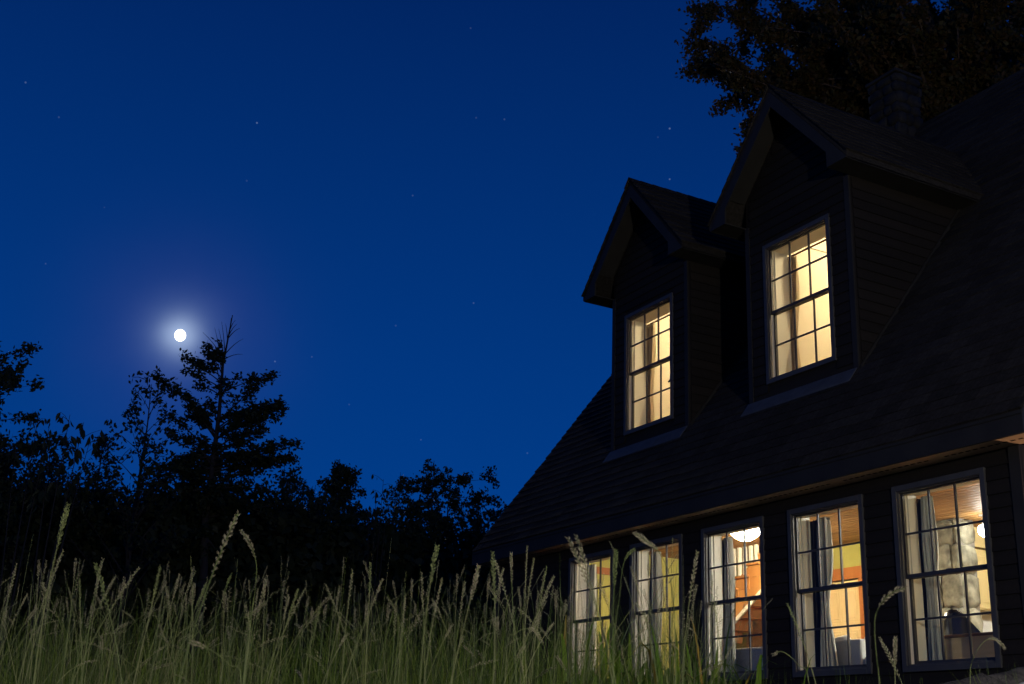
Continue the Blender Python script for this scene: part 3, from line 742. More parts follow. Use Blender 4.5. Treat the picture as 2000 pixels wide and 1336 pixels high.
def curtain(xl, xr, y, zt, ztie, zb, tie, m, label, seed):
    r = random.Random(seed); cols, rows = 40, 40; V = []; F = []
    ph = r.uniform(0, 6)
    for j in range(rows+1):
        t = j/rows; z = zt+(zb-zt)*t
        kt = math.exp(-((z-ztie)/.30)**2)*tie
        w = (xr-xl)*(1-.58*kt) * (1+.35*max(0, (ztie-z))*tie)
        xa = xl + .03*kt
        for i in range(cols+1):
            s = i/cols
            amp = .038*(1-.5*kt)*(.55+.45*min(1, t*4+.3))
            V.append((xa+w*s+.008*math.sin(9*t+ph+4*s), y+amp*math.sin(2*math.pi*4.2*s+ph+.5*math.sin(3*t))+.012*math.sin(7*s+5*t), z))
    for j in range(rows):
        for i in range(cols): a = j*(cols+1)+i; F.append((a, a+1, a+cols+2, a+cols+1))
    o = link_mesh('curtain', V, F, m, None, True)
    md = o.modifiers.new('solid', 'SOLIDIFY'); md.thickness = .004
    tag(o, label, 'curtain', 'window curtains')
    if tie > .3:
        MB().lathe([((xr-xl)*.23, -.02), ((xr-xl)*.24, 0), ((xr-xl)*.23, .02)], (xl+.03+(xr-xl)*.21, y, ztie), 16).build('tie_band', m, o, smooth=True)
names = ['leftmost ground floor window', 'second ground floor window from the left', 'middle ground floor window under the lamp', 'fourth ground floor window from the left', 'rightmost ground floor window']
for k, c in enumerate(WX):
    xe = c-(.36, .34, .38, .26, .34)[k]
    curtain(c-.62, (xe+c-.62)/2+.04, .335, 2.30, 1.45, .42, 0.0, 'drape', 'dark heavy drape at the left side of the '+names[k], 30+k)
    curtain((xe+c-.62)/2+.01, xe, .275, 2.30, 1.45, .42, (0.1, .25, .5, .9, .6)[k], 'curtain', 'pale curtain drawn aside in the '+names[k], k)
for k, c in enumerate(DX):
    curtain(c-.70, c-.43, .93, 5.60, 4.6, 3.75, .25, 'curtain_warm', 'warm cream curtain drawn aside in the '+('left', 'right')[k]+' dormer window', 10+k)
    box = MB().tube([(c-.735, .93, 5.615), (c+.735, .93, 5.615)], .011, 8).build('curtain_rod', 'brown'); tag(box, 'thin brown curtain rod inside the '+('left', 'right')[k]+' dormer window', 'rod')

# post lantern in the yard: lights the grass, the boulder, the window reveals and the house front
LX, LY = 3.0, -5.5
ln = empty('post_lantern', (LX, LY, gz(LX, LY)))
MB().tube([(LX, LY, gz(LX, LY)), (LX, LY, 2.42)], [.045, .035], 12).build('post', 'vent', ln, smooth=True)
MB().lathe([(.03, 0), (.09, .01), (.09, .03), (.02, .035)], (LX, LY, 2.42), 16).build('base_plate', 'vent', ln)
for k in range(4):
    a = R(45+90*k); MB().tube([(LX+.085*math.cos(a), LY+.085*math.sin(a), 2.45), (LX+.12*math.cos(a), LY+.12*math.sin(a), 2.86)], .006, 6).build('frame_bar', 'vent', ln)
MB().lathe([(.16, .44), (.10, .50), (.02, .55), (.001, .57)], (LX, LY, 2.42), 16).build('cap', 'vent', ln)
MB().lathe([(.015, .03), (.04, .09), (.04, .16), (.001, .20)], (LX, LY, 2.42), 16).build('bulb', 'lantern_glass', ln, smooth=True)
tag(ln, 'lit post lantern standing in the yard to the right of the meadow', 'lantern')
pl_ = bpy.data.lights.new('lantern_light', 'POINT'); pl_.energy = 1350; pl_.color = (1.0, 0.93, 0.80); pl_.shadow_soft_size = .06
plo = bpy.data.objects.new('lantern_light', pl_); col.objects.link(plo); plo.location = (LX, LY, 2.71); plo.parent = ln; plo.matrix_parent_inverse = Matrix.Translation(-ln.location)

# wall lantern round the corner, its warm light on the soffit end and the gable
wl = empty('wall_lantern', (XR+.05, 1.25, 1.75))
box_part('back_plate', 'vent', wl, XR+.023, XR+.045, 1.19, 1.31, 1.66, 1.94)
MB().tube([(XR+.045, 1.25, 1.88), (XR+.12, 1.25, 1.96), (XR+.20, 1.25, 1.93)], .010, 8).build('arm', 'vent', wl)
MB().lathe([(.035, 0), (.05, .10), (.002, .14)], (XR+.20, 1.25, 1.72), 12).build('globe', 'lantern_warm', wl, smooth=True)
MB().lathe([(.09, .17), (.04, .21), (.005, .24)], (XR+.20, 1.25, 1.72), 12).build('cap', 'vent', wl)
tag(wl, 'warm wall lantern on the gable end around the right corner', 'lantern')

# ------------------------------------------------------------------ vegetation helpers
def leaf_cloud(P, L, Wd, flat=0.0):
    """diamond leaves: P (n,3) centres, L lengths, Wd widths"""
    n = len(P)
    a = rng.normal(size=(n, 3)); a[:, 2] *= (1-flat); a /= np.linalg.norm(a, axis=1)[:, None]
    b = rng.normal(size=(n, 3)); b -= a*np.sum(a*b, axis=1)[:, None]; b /= np.linalg.norm(b, axis=1)[:, None]
    L = np.broadcast_to(L, n)[:, None]; Wd = np.broadcast_to(Wd, n)[:, None]
    co = np.stack([P-a*L/2, P+b*Wd/2-a*L*.08, P+a*L/2, P-b*Wd/2-a*L*.08], axis=1).reshape(-1, 3)
    return co, np.arange(n*4).reshape(-1, 4)
def bez(p0, p1, sag, n=7):
    p0 = np.array(p0, float); p1 = np.array(p1, float); out = []
    for i in range(n):
        t = i/(n-1); p = p0*(1-t)+p1*t; p[2] += sag*4*t*(1-t); out.append(p)
    return out
def interp(poly, t):
    k = t*(len(poly)-1); i = min(int(k), len(poly)-2); return poly[i]*(1-(k-i))+poly[i+1]*(k-i)
def tree(name, label, base, top, limbs, r0, leafsize, per_m, twig, leaf_m='leaf_dark', bark='bark', group='trees at the edge of the field', flat=0.0, extra_top=None, tw=.6, jit=.048):
    """limbs: (trunk fraction, end point, leafy from, sag, leaf density factor)"""
    root = empty(name, base); tag(root, label, 'tree', group)
    tr = MB(); tp = bez(base, top, 0, 9)
    for i in range(1, 8): tp[i] = tp[i] + np.array([rng.normal(0, r0*.5), rng.normal(0, r0*.5), 0])
    tr.tube(tp, [r0*(1-.93*i/8) for i in range(9)], 7)
    pts = []
    for (tf, end, lf, sag, dens) in limbs:
        st = interp(tp, tf); lm = bez(st, end, sag, 6); ln_ = float(np.linalg.norm(np.array(end)-st))
        rb = max(.010, r0*(1-.9*tf)*.42)
        tr.tube(lm, [rb*(1-.85*i/5) for i in range(6)], 5)
        nt_ = max(2, int(ln_/twig*1.6))
        for k in range(nt_):
            s = lf+(1-lf)*(k+rng.random())/nt_
            p = interp(lm, min(s, .999)); d = rng.normal(size=3); d[2] = d[2]*tw+.1*tw; d += .9*(lm[-1]-lm[0])/max(ln_, .1); d /= np.linalg.norm(d)
            tl = twig*(.5+.7*rng.random())*(1.1-.45*s); q = p+d*tl
            tr.tube([p, (p+q)/2+np.array([0, 0, .03]), q], [.012, .008, .004], 3)
            nl = rng.poisson(per_m*tl*dens)
            if nl:
                tt = rng.random(nl)[:, None]; pts.append(p+(q-p)*(.15+.95*tt)+rng.normal(0, jit*(leafsize/.09), size=(nl, 3)))
    if extra_top:
        for e in extra_top: tr.tube(bez(interp(tp, e[0]), e[1], e[2], 5), [.014, .011, .008, .006, .003], 4)
    tr.build('trunk', bark, root, smooth=True)
    P = np.concatenate(pts); co, f = leaf_cloud(P, leafsize*rng.uniform(.7, 1.3, len(P)), leafsize*.55*rng.uniform(.7, 1.3, len(P)), flat)
    fast_mesh('crown', co, f, leaf_m, root)
    return root
RH = np.array([.480, .876, 0.0]); FH = np.array([-.883, .469, 0.0])      # across and away from the house corner
def ring_limbs(base, h, lo, hi, n, prof, rise, lf=.25, sag=.0, dens=1.0):
    out = []
    for i in range(n):
        t = lo+(hi-lo)*(i+.5)/n; a = 2.4*i+rng.normal(0, .3); r = prof((t-lo)/(hi-lo))*rng.uniform(.75, 1.2)
        z = base[2]+h*t+r*rise*rng.uniform(.6, 1.3)
        out.append((t, (base[0]+r*math.cos(a), base[1]+r*math.sin(a), z), lf, sag, dens))
    return out
# the tall tree under the moon: layered limbs, bare twigs at the tip
b0 = np.array([-28.64, -.82, -.1]); t0 = np.array([-28.24, -.93, 10.0])
limbs = []
def lim(v0, u1, v1, lf=.35, sag=.05, dens=1.0):
    z0 = 10.05-(v0-612)*.01345; tf = (z0+.1)/10.1
    du = (u1-452)*.01275; dz = 10.05-(v1-612)*.01345
    p = t0*tf+b0*(1-tf)+RH*du+FH*rng.normal(0, .35+.25*abs(du)); p[2] = dz
    limbs.append((min(tf, .97), tuple(p), lf, sag, dens))
for a in ((745,358,697),(735,374,690),(750,400,664),(730,418,690),(735,432,672),(755,380,735),(770,395,745),(720,441,690),(760,440,730),(850,352,768,.2,.15,1.7),(840,372,792,.2,.1,1.6),(850,400,790,.2,.1,1.5),(830,425,775,.2,.1,1.4),
          (880,348,805,.5),(890,368,845,.55),(905,362,882,.5),(910,385,900,.4),(900,400,850,.4),
          (765,545,728,.5,.05,1.6),(740,490,735,.4),(770,478,745,.3),(820,530,768,.45),(830,515,790,.3,.1,1.3),(835,545,795,.3,.1,1.3),(850,598,812,.3,.1,2.2),(850,572,815,.3,.1,2.0),(870,530,835,.3,.1,1.4),(880,552,842,.35),
          (900,612,876,.3,.05,2.2),(905,592,880,.35,.05,2.0),(910,560,880,.3,.05,1.2),(930,545,905,.3),(940,560,945,.3),(950,575,985,.2),(920,390,930,.3),(940,370,960,.3),(880,480,850,.2,0,1.3),(900,430,880,.2,0,1.3)): lim(*a)
for i in range(26):
    v0 = 860+rng.random()*180; lim(v0, 452+rng.normal(0, 70), v0+rng.normal(10, 30), .2, .05, 1.5)
for i in range(9):
    v0 = 760+rng.random()*140; lim(v0, 452+rng.normal(0, 30), v0-10+rng.normal(0, 20), .3, .05, .8)
ex = []
for (v0, u1, v1) in ((705,408,672),(700,428,642),(690,432,628),(665,440,632),(655,463,632),(660,470,640),(690,478,660),(700,481,690),(640,450,620),(645,459,625),(700,398,650),(720,420,640)):
    z0 = 10.05-(v0-612)*.01345; p = t0*((z0+.1)/10.1)+b0*(1-(z0+.1)/10.1)+RH*(u1-452)*.01275; p[2] = 10.05-(v1-612)*.01345
    ex.append(((z0+.1)/10.1, tuple(p), .05))
tree('tall_tree', 'tallest layered tree with bare twigs at its tip, beside the moon', tuple(b0), tuple(t0), limbs, .16, .110, 150, .27, extra_top=ex, tw=.28, flat=.4)
def place(base, h, r, n, label, name, prof=lambda t: 1-.75*t, rise=.5, lo=.15, leaf=.10, per=40, twig=.5, lf=.2, mt='leaf_dark', r0=.09, lean=(0, 0), dens=1.0, hi=.98):
    b = (base[0], base[1], -.1); top = (base[0]+lean[0], base[1]+lean[1], h)
    lb = ring_limbs(b, h+.1, lo, hi, n, lambda t: r*prof(t), rise, lf, .05, dens)
    per = per*2.2; leaf = leaf*1.1; sh = []
    for (tf, e, l, s, d) in lb: sh.append((tf, (e[0]+lean[0]*tf, e[1]+lean[1]*tf, e[2]), l, s, d))
    return tree(name, label, b, top, sh, r0, leaf, per, twig, mt)
place((-27.2, -6.72), 8.0, 1.65, 60, 'leafy tree at the left edge, its crown cut by the frame', 'broadleaf_tree', lambda t: .45+.75*math.sin(math.pi*min(1, t*.9+.1)), .3, .3, .11, 60, .6)
place((-29.53, -3.33), 6.85, .75, 40, 'small dense dark evergreen left of the slender tree', 'evergreen_tree', lambda t: 1.05-.95*t, .25, .2, .09, 60, .4, .1, 'needle')
place((-27.7, -2.75), 7.75, 1.35, 40, 'slender open tree with upright branches left of the tall tree', 'slender_tree', lambda t: 1.05-.8*t, 1.0, .3, .12, 20, .45, .45, dens=.9)
place((-30.5, 1.5), 6.9, 1.2, 44, 'loose leafy tree just right of the tall tree', 'broadleaf_tree', lambda t: .9*math.sin(math.pi*min(1, t*.75+.22)), .6, .3, .10, 34, .45)
place((-31.7, 3.54), 7.4, 1.2, 120, 'dense rounded column shaped tree between the two gaps of sky', 'column_tree', lambda t: .95*math.sqrt(max(0.02, 1-t**2.2)), .3, .2, .10, 75, .45, .05, dens=1.3)
place((-32.7, 5.75), 7.75, .75, 46, 'thin pointed spruce left of the layered tree', 'spruce_tree', lambda t: 1-.93*t, -.12, .25, .075, 70, .3, .1, 'needle', .07)
place((-30.4, 6.35), 7.35, 1.35, 60, 'layered tree with flat leafy tiers nearest the house roof', 'layered_tree', lambda t: .35+.75*math.sin(math.pi*min(1, .95-t*.7)), .08, .35, .10, 60, .5, .3, dens=1.2)
place((-29.9, 5.55), 7.55, .8, 26, 'narrow broadleaf tree merging with the layered tree', 'broadleaf_tree', lambda t: .9-.5*t, .15, .55, .10, 60, .4, .3)
place((-31.6, 8.4), 6.1, .85, 34, 'low leafy tree showing past the lower end of the roof', 'broadleaf_tree', lambda t: .9-.5*t, .4, .3, .10, 50, .4, .2)
place((-28.9, -4.1), 5.7, 1.0, 34, 'low bushy tree behind the big leaved saplings', 'bushy_tree', lambda t: .9-.4*t, .4, .4, .10, 40, .4, .2)
place((-30.2, -.1), 7.0, 1.3, 44, 'low bushy tree at the foot of the tall tree', 'bushy_tree', lambda t: .9-.3*t, .4, .35, .10, 44, .45, .2)
place((-30.8, 2.5), 6.6, 1.0, 34, 'low bushy tree left of the column shaped tree', 'bushy_tree', lambda t: .9-.3*t, .5, .35, .10, 42, .45, .2)
# saplings with large leaves
lf_me = link_mesh('leaf', [(0,0,0),(.035,.05,.012),(.03,.11,.01),(0,.18,-.012),(-.03,.11,.01),(-.035,.05,.012)], [(0,1,2,3),(0,3,4,5)], 'leaf_dark'); tmp = lf_me; lf_me = lf_me.data; bpy.data.objects.remove(tmp)
def sapling(base, stems, label, nl, size):
    root = empty('sapling', (base[0], base[1], -.1)); tag(root, label, 'sapling', 'saplings in front of the trees')
    sb = MB(); L = []
    for (du, top) in stems:
        e = np.array([base[0], base[1], 0])+RH*du; e[2] = top
        pl = bez((base[0], base[1], -.1), e, 0, 8); sb.tube(pl, [.03*(1-.85*i/7) for i in range(8)], 5)
        for k in range(nl):
            s = .72+.28*(k+rng.random())/nl; p = interp(pl, min(s, .999)); d = RH*rng.normal(0, .17)+FH*rng.normal(0, .15); d[2] = rng.uniform(.04, .22)
            q = p+d; sb.tube([p, p+d*.5+np.array([0, 0, .03]), q], [.007, .005, .003], 3); L += [q, p+d*.6]
    sb.build('stem', 'bark', root)
    for q in L:
        shared('leaf', lf_me, root, tuple(q), (rng.uniform(-2.2, -.9), rng.uniform(-.6, .6), rng.uniform(0, 6.28)), (size*rng.uniform(.7, 1.3),)*3)
sapling((-25.1, -5.35), [(-.35, 5.45), (.0, 5.95), (.25, 5.75)], 'big leaved sapling cluster nearest the left edge tree', 15, .85)
sapling((-24.9, -4.9), [(-.15, 5.6), (.12, 6.05), (.42, 5.9), (.60, 5.55)], 'big leaved sapling with the largest drooping leaves', 13, 1.2)
sapling((-27.6, 3.1), [(-.25, 5.6), (.05, 6.3), (.2, 6.0), (-.1, 5.9)], 'thin sapling with sparse leaves left of the spruce', 14, .8)
# undergrowth: one dark mass of leaves
N = 150000; uy = rng.uniform(-9.5, 12, N); ux = rng.uniform(-33.5, -28.5, N)
topz = np.interp(uy, [-9.5, -6, -4.58, -3, -.74, 1, 2.7, 4.5, 6.8, 12], [6.4, 6.2, 5.75, 5.5, 6.1, 6.1, 5.8, 5.75, 5.8, 5.7])
topz = topz-.05+.45*np.sin(uy*2.1+1)*np.sin(ux*1.3)+.25*np.sin(uy*5.3)+.30*(rng.random(N)-.3)
uz = -.1+(topz+.1)*rng.random(N)**.75
big = uz < topz-.7
sz = np.where(big, .30, .13)*rng.uniform(.7, 1.3, N)
co, f = leaf_cloud(np.stack([ux, uy, uz], 1), sz, sz*.6)
tag(fast_mesh('undergrowth', co, f, 'leaf_dark'), 'dark mass of shrubs under the trees at the field edge', kind='stuff')
# maple behind the house
lb = []
mb, mt_ = np.array([-15.2, 11.8, -.1]), np.array([-15.6, 9.6, 20.5])
for e in ((-18.3,5.5,14.95),(-17.9,5.75,15.35),(-18.15,5.75,14.25),(-17.6,6.2,15.7),(-17.9,6.5,13.7),(-18.0,7.1,13.5),(-17.4,7.0,15.2),(-17.7,6.6,14.5),(-17.9,8.0,13.4),(-17.2,6.5,16.4)):
    lb.append((rng.uniform(.45, .58), e, .30, .5, 1.25))
for i in range(95):
    t = rng.uniform(.46, .97); a = 2.4*i; r = 5.2*(1-.40*(t-.46)/.5)*rng.uniform(.45, 1.1)
    lb.append((t, (-15.4+r*math.cos(a)*.9, 10.3+r*math.sin(a), t*20.5+rng.uniform(-1.6, 1.2)), .2, .4, 1.15))
for i in range(26):
    lb.append((rng.uniform(.42, .6), (-15.6+rng.uniform(-2.4, 2.4), 9.8+rng.uniform(-2.6, 3.0), rng.uniform(11.6, 16.5)), .2, .3, 1.15))
lb = [(a, (e[0], e[1], max(e[2], 13.2) if (e[1] < 8.6 and e[0] > -19) and e[2] < 13.2 and e[:2] != (-18.0, 7.1) and e[:2] != (-17.9, 8.0) else e[2]), l, s_, d) for a, e, l, s_, d in lb]
tree('maple_tree', 'large maple with dull orange leaves rising behind the house and chimney', tuple(mb), tuple(mt_), lb, .30, .12, 330, .95, 'leaf_maple', 'bark_maple', 'trees behind the house', jit=.072)

# ------------------------------------------------------------------ meadow grass
CP = np.array([0, -8.03])
def gz_np(x, y): return -.45+.035*np.clip(-0.836*x+0.444*(y+8.03), 0, 10)
def blades(n, dmin, dmax, ulo, uhi, ymean, ysd, w0, w1, lean0, m, name, hmin=.3, hmax=1.3, ex=1.0):
    nc = max(20, n//26); ci = rng.integers(0, nc, n)
    cd = dmin+(dmax-dmin)*rng.random(nc)**ex; cu = rng.uniform(ulo, uhi, nc); cyt = rng.normal(0, ysd*.8, nc)
    d = np.clip(cd[ci]+rng.normal(0, .22, n), dmin, dmax+.5); u = cu[ci]+rng.normal(0, 26, n)
    lat = (u-1000)/2354*d*1.06
    x = FH[0]*d+RH[0]*lat; y = CP[1]+FH[1]*d+RH[1]*lat
    ytop = ymean+cyt[ci]+rng.normal(0, ysd*.7, n); ztop = (1427+.04*u-ytop)/2354*d
    g = gz_np(x, y); h = np.clip(ztop-g, hmin, hmax)
    keep = (y < -.25)
    x, y, g, h = x[keep], y[keep], g[keep], h[keep]; n = len(x)
    az = rng.uniform(0, 2*np.pi, n); ln = np.abs(rng.normal(0, lean0, n)); w = rng.uniform(w0, w1, n); pa = rng.uniform(0, 2*np.pi, n)
    T = [0, .35, .6, .82, 1.0]; co = np.empty((n, 10, 3))
    for i, t in enumerate(T):
        cx_ = x+np.cos(az)*ln*h*t**2.2; cy_ = y+np.sin(az)*ln*h*t**2.2; cz_ = g+h*(t-ln*.45*t**3)
        ww = w*(1-t**1.8*.92)/2
        co[:, 2*i] = np.stack([cx_-np.cos(pa)*ww, cy_-np.sin(pa)*ww, cz_], 1); co[:, 2*i+1] = np.stack([cx_+np.cos(pa)*ww, cy_+np.sin(pa)*ww, cz_], 1)
    base = (np.arange(n)*10)[:, None, None]
    q = np.array([[2*i, 2*i+1, 2*i+3, 2*i+2] for i in range(4)])[None]
    return fast_mesh(name, co.reshape(-1, 3), (base+q).reshape(-1, 4), m)
LBL = 'tall meadow grass filling the foreground'
tag(blades(8500, 3.6, 9.0, -150, 1340, 1243, 48, .0022, .0046, .34, 'grass', 'meadow_grass', ex=.9), LBL, kind='stuff')
tag(blades(800, 3.2, 8.0, -150, 1380, 1215, 55, .0014, .0026, .16, 'straw', 'dry_grass', ex=.9), 'dry straw coloured stems among the green grass', kind='stuff')
tag(blades(900, 4.0, 9.0, 1050, 1420, 1262, 45, .003, .006, .36, 'grass', 'meadow_grass'), 'taller grass in front of the left windows', kind='stuff')
tag(blades(500, 3.0, 6.5, 1400, 2050, 1330, 25, .003, .006, .25, 'grass', 'meadow_grass', hmin=.2), 'short sparse grass along the house wall', kind='stuff')
def spike(V, F, pts, frac, size, n, panicle=0.0):
    """alternating spikelets along the top part of a stem polyline (list of np points)"""
    for k in range(n):
        s = 1-frac+frac*(k+.5)/n; p = interp(pts, min(s, .999)); d = interp(pts, min(s+.02, 1.0)) - interp(pts, max(s-.02, 0)); d = d/np.linalg.norm(d)
        sd = np.cross(d, rng.normal(size=3)) if panicle else np.cross(d, FH)*(1 if k % 2 else -1)+.35*rng.normal(size=3)
        sd = sd/np.linalg.norm(sd); ax = d*.9+sd*(.45+panicle); ax /= np.linalg.norm(ax)
        sc_ = size*rng.uniform(.8, 1.2)*(.6+.4*math.sin(math.pi*(k+.7)/(n+.7)))
        c0 = p+sd*size*.12; o1 = np.cross(ax, rng.normal(size=3)); o1 /= np.linalg.norm(o1); o2 = np.cross(ax, o1)
        b = len(V); r = sc_*.17
        V += [c0, c0+ax*sc_*.45+o1*r, c0+ax*sc_*.45+o2*r, c0+ax*sc_*.45-o1*r, c0+ax*sc_*.45-o2*r, c0+ax*sc_]
        F += [(b, b+1, b+2), (b, b+2, b+3), (b, b+3, b+4), (b, b+4, b+1), (b+5, b+2, b+1), (b+5, b+3, b+2), (b+5, b+4, b+3), (b+5, b+1, b+4)]
# uncountable smaller seed heads further back
V = []; F = []; ST = MB()
for i in range(470):
    d = rng.uniform(2.8, 7.5); u = rng.uniform(-60, 1400); lat = (u-1000)/2354*d*1.06
    x = FH[0]*d+RH[0]*lat; y = CP[1]+FH[1]*d+RH[1]*lat
    if y > -.4: continue
    zt = (1427+.04*u-rng.normal(1172, 42))/2354*d; g = gz(x, y); zt = min(zt, g+1.35)
    a = rng.uniform(0, 6.28); lean = abs(rng.normal(0, .17)); H = zt-g
    pts = [np.array([x+math.cos(a)*lean*t**2.5*H, y+math.sin(a)*lean*t**2.5*H, g+H*(t-.3*lean*t**4)]) for t in (0, .3, .5, .7, .8, .88, .95, 1)]
    ST.tube(pts, [.0012, .0011, .0010, .0009, .0008, .0007, .0006, .0005], 3)
    if i % 4 == 3:      # bent over, tangled
        a2 = rng.uniform(0, 6.28); H2 = H*rng.uniform(.8, .95); L2 = rng.uniform(.12, .35)
        pts = [np.array([x+math.cos(a2)*L2*t**3, y+math.sin(a2)*L2*t**3, g+H2*(1.25*t-.25*t**2) - (.30*H2*max(0, t-.75)*4*max(0, t-.75))]) for t in (0, .25, .45, .6, .7, .78, .85, .92, 1)]
        ST.tube(pts, .0007, 3)
    if rng.random() < .7: spike(V, F, pts, .20, .0078, 20)
    else: spike(V, F, pts, .30, .0075, 20, 1.3)
tag(fast_mesh('meadow_seed_heads', np.array(V), np.array(F), 'seed'), 'smaller seed heads scattered through the meadow', kind='stuff')
tag(ST.build('meadow_stems', 'stalk'), 'thin stems of the smaller seed heads', kind='stuff')
STALKS=[(-1.992,-7.750,0.342,'s'),(-2.443,-7.690,0.330,'s'),(-2.818,-7.730,0.343,'s'),(-3.439,-7.566,0.368,'s'),(-2.310,-7.641,0.296,'l'),(-2.928,-7.519,0.387,'s'),(-2.716,-7.527,0.325,'r'),(-2.381,-7.555,0.305,'r'),(-2.465,-7.502,0.323,'s'),(-3.062,-7.320,0.385,'s'),(-3.442,-7.181,0.448,'r'),(-1.668,-7.562,0.303,'r'),(-3.030,-7.247,0.366,'r'),(-2.464,-7.275,0.325,'s'),(-2.728,-7.107,0.339,'r'),(-3.339,-6.943,0.389,'s'),(-2.537,-7.180,0.314,'r'),(-3.081,-6.918,0.402,'l'),(-3.448,-6.740,0.447,'s'),(-2.469,-7.084,0.358,'s'),(-2.732,-6.948,0.417,'s'),(-2.259,-7.109,0.315,'r'),(-3.180,-6.651,0.397,'s'),(-2.674,-6.825,0.399,'s'),(-1.818,-7.181,0.318,'s'),(-2.014,-7.081,0.294,'s'),(-2.725,-6.693,0.395,'s'),(-1.891,-7.083,0.304,'s'),(-1.961,-7.017,0.343,'s'),(-2.315,-6.817,0.389,'l'),(-2.469,-6.690,0.436,'s'),(-2.623,-6.565,0.486,'s'),(-2.791,-6.419,0.468,'s'),(-2.268,-6.709,0.361,'r'),(-1.631,-7.057,0.322,'l'),(-1.621,-7.040,0.326,'l'),(-1.846,-6.809,0.355,'s'),(-3.258,-5.659,0.691,'s'),(-1.941,-6.563,0.390,'s'),(-2.854,-6.116,0.507,'l'),(-1.964,-6.325,0.312,'l'),(-1.963,-6.063,0.263,'l'),(-1.794,-6.180,0.244,'s'),(-2.808,-6.019,0.491,'s'),(-2.435,-6.139,0.384,'l'),(-2.577,-6.418,0.402,'s'),(-2.895,-6.177,0.484,'r'),(-2.821,-6.834,0.341,'s'),(-3.195,-7.144,0.419,'r'),(-3.467,-7.604,0.347,'r'),(-3.015,-5.945,0.474,'l'),(-2.597,-5.939,0.309,'r'),(-2.914,-7.001,0.328,'s'),(-3.573,-6.964,0.430,'s'),(-2.667,-6.610,0.430,'r'),(-2.271,-6.740,0.396,'r'),(-3.179,-7.526,0.366,'l'),(-2.672,-7.431,0.308,'l')]
def stalk(pts, label, group=None, n=24, size=.0082, seedm='seed', frac=.32):
    st_ = MB().tube(pts, [.0011*(1-.5*i/(len(pts)-1)) for i in range(len(pts))], 5).build('grass_stalk', 'stalk', smooth=True)
    tag(st_, label, 'grass stalk', group)
    V = []; F = []; spike(V, F, pts, frac, size, n); link_mesh('seed_head', V, F, seedm, st_)
LAND = [(0, 110, 'left edge tree'), (110, 215, 'big leaved saplings'), (215, 330, 'slender tree'), (330, 420, 'moon'), (420, 530, 'tallest tree'), (530, 640, 'loose leafy tree'), (640, 705, 'column tree'), (705, 780, 'thin spruce'), (780, 900, 'layered tree'),
        (900, 1000, 'lower roof end'), (1000, 1090, 'house corner'), (1090, 1205, 'leftmost window'), (1205, 1345, 'second window'), (1345, 1500, 'middle window'), (1500, 1700, 'fourth window'), (1700, 2100, 'rightmost window')]
ORD = ('first', 'second', 'third', 'fourth', 'fifth', 'sixth', 'seventh', 'eighth')
def column_of(x, y, z):
    v = Vector((x, y+8.03, z)); return 1000+2354*v.dot(r2)/v.dot(fw)
bins = {}
for i, q in enumerate(STALKS):
    c_ = column_of(*q[:3]); nm = next(n_ for a, b, n_ in LAND if a <= c_ < b or (a == 0 and c_ < 0)); bins.setdefault(nm, []).append((c_, i))
SLABEL = {}
for nm, ls in bins.items():
    for k, (c_, i) in enumerate(sorted(ls)):
        how = ('green ' if i % 4 == 0 else 'pale ')+{'s': 'upright', 'l': 'left leaning', 'r': 'right leaning'}[STALKS[i][3]]+' grass stalk'
        if len(ls) > 1: how += ', %s from the left' % ORD[k]
        SLABEL[i] = how+(' below the ' if nm == 'moon' else ' before the ')+nm
for i, (x, y, zt, ln_) in enumerate(STALKS):
    k = {'s': 0.02, 'l': -.11, 'r': .11}[ln_]+rng.normal(0, .025); H = zt-gz(x, y)
    off = -RH*k                                                    # root stands to the other side of the lean
    pts = []
    for t in (0, .25, .45, .6, .7, .78, .85, .91, .96, 1):
        w_ = 1-t**2.6; p = np.array([x, y, 0])+off*w_+RH*.008*math.sin(6*t+i)+FH*.02*math.sin(3*t+i)*(1-t); p[2] = gz(x, y)+H*t; pts.append(p)
    stalk(pts, SLABEL[i], 'tall grass stalks', 26, (.0085 if i in (0, 4, 11, 24, 27, 28, 34, 35, 36, 38, 41, 42) else .0056+.0018*rng.random()), 'seed_green' if i % 4 == 0 else 'seed', .30 if i % 3 else .22)
def smooth_pts(P, n=26):
    P = [np.array(p, float) for p in P]; out = []
    Q = [2*P[0]-P[1]]+P+[2*P[-1]-P[-2]]
    for i in range(len(P)-1):
        a, b, c, d = Q[i:i+4]
        for t in np.linspace(0, 1, max(3, n//(len(P)-1)), endpoint=False):
            out.append(.5*((2*b)+(-a+c)*t+(2*a-5*b+4*c-d)*t*t+(-a+3*b-3*c+d)*t**3))
    return out+[P[-1]]
def arc(P, label, **k):
    P = list(P); r_ = P[-1]; g = gz(r_[0], r_[1]); P = P+[(r_[0]+.01, r_[1]-.01, (r_[2]+g)/2), (r_[0]+.015, r_[1]-.02, g)]
    stalk(smooth_pts(P)[::-1], label, 'tall grass stalks', **k)
arc([(-2.169,-7.423,.363),(-2.167,-7.404,.34),(-2.171,-7.387,.307),(-2.184,-7.38,.263),(-2.2,-7.377,.218)], 'grass stalk with a long seed head nodding over to the left, below the moon', frac=.30, n=22)
arc([(-1.957,-7.543,.144),(-1.95,-7.525,.138),(-1.944,-7.505,.129),(-1.938,-7.482,.111),(-1.937,-7.461,.084)], 'pale bent grass stalk lying low near the bottom edge, left of centre', frac=.22, n=16)
arc([(-1.985,-7.422,.217),(-1.998,-7.434,.201),(-2.006,-7.446,.194),(-2.004,-7.435,.16)], 'short grass stalk with a pale feathery seed head leaning right', frac=.25, n=14)
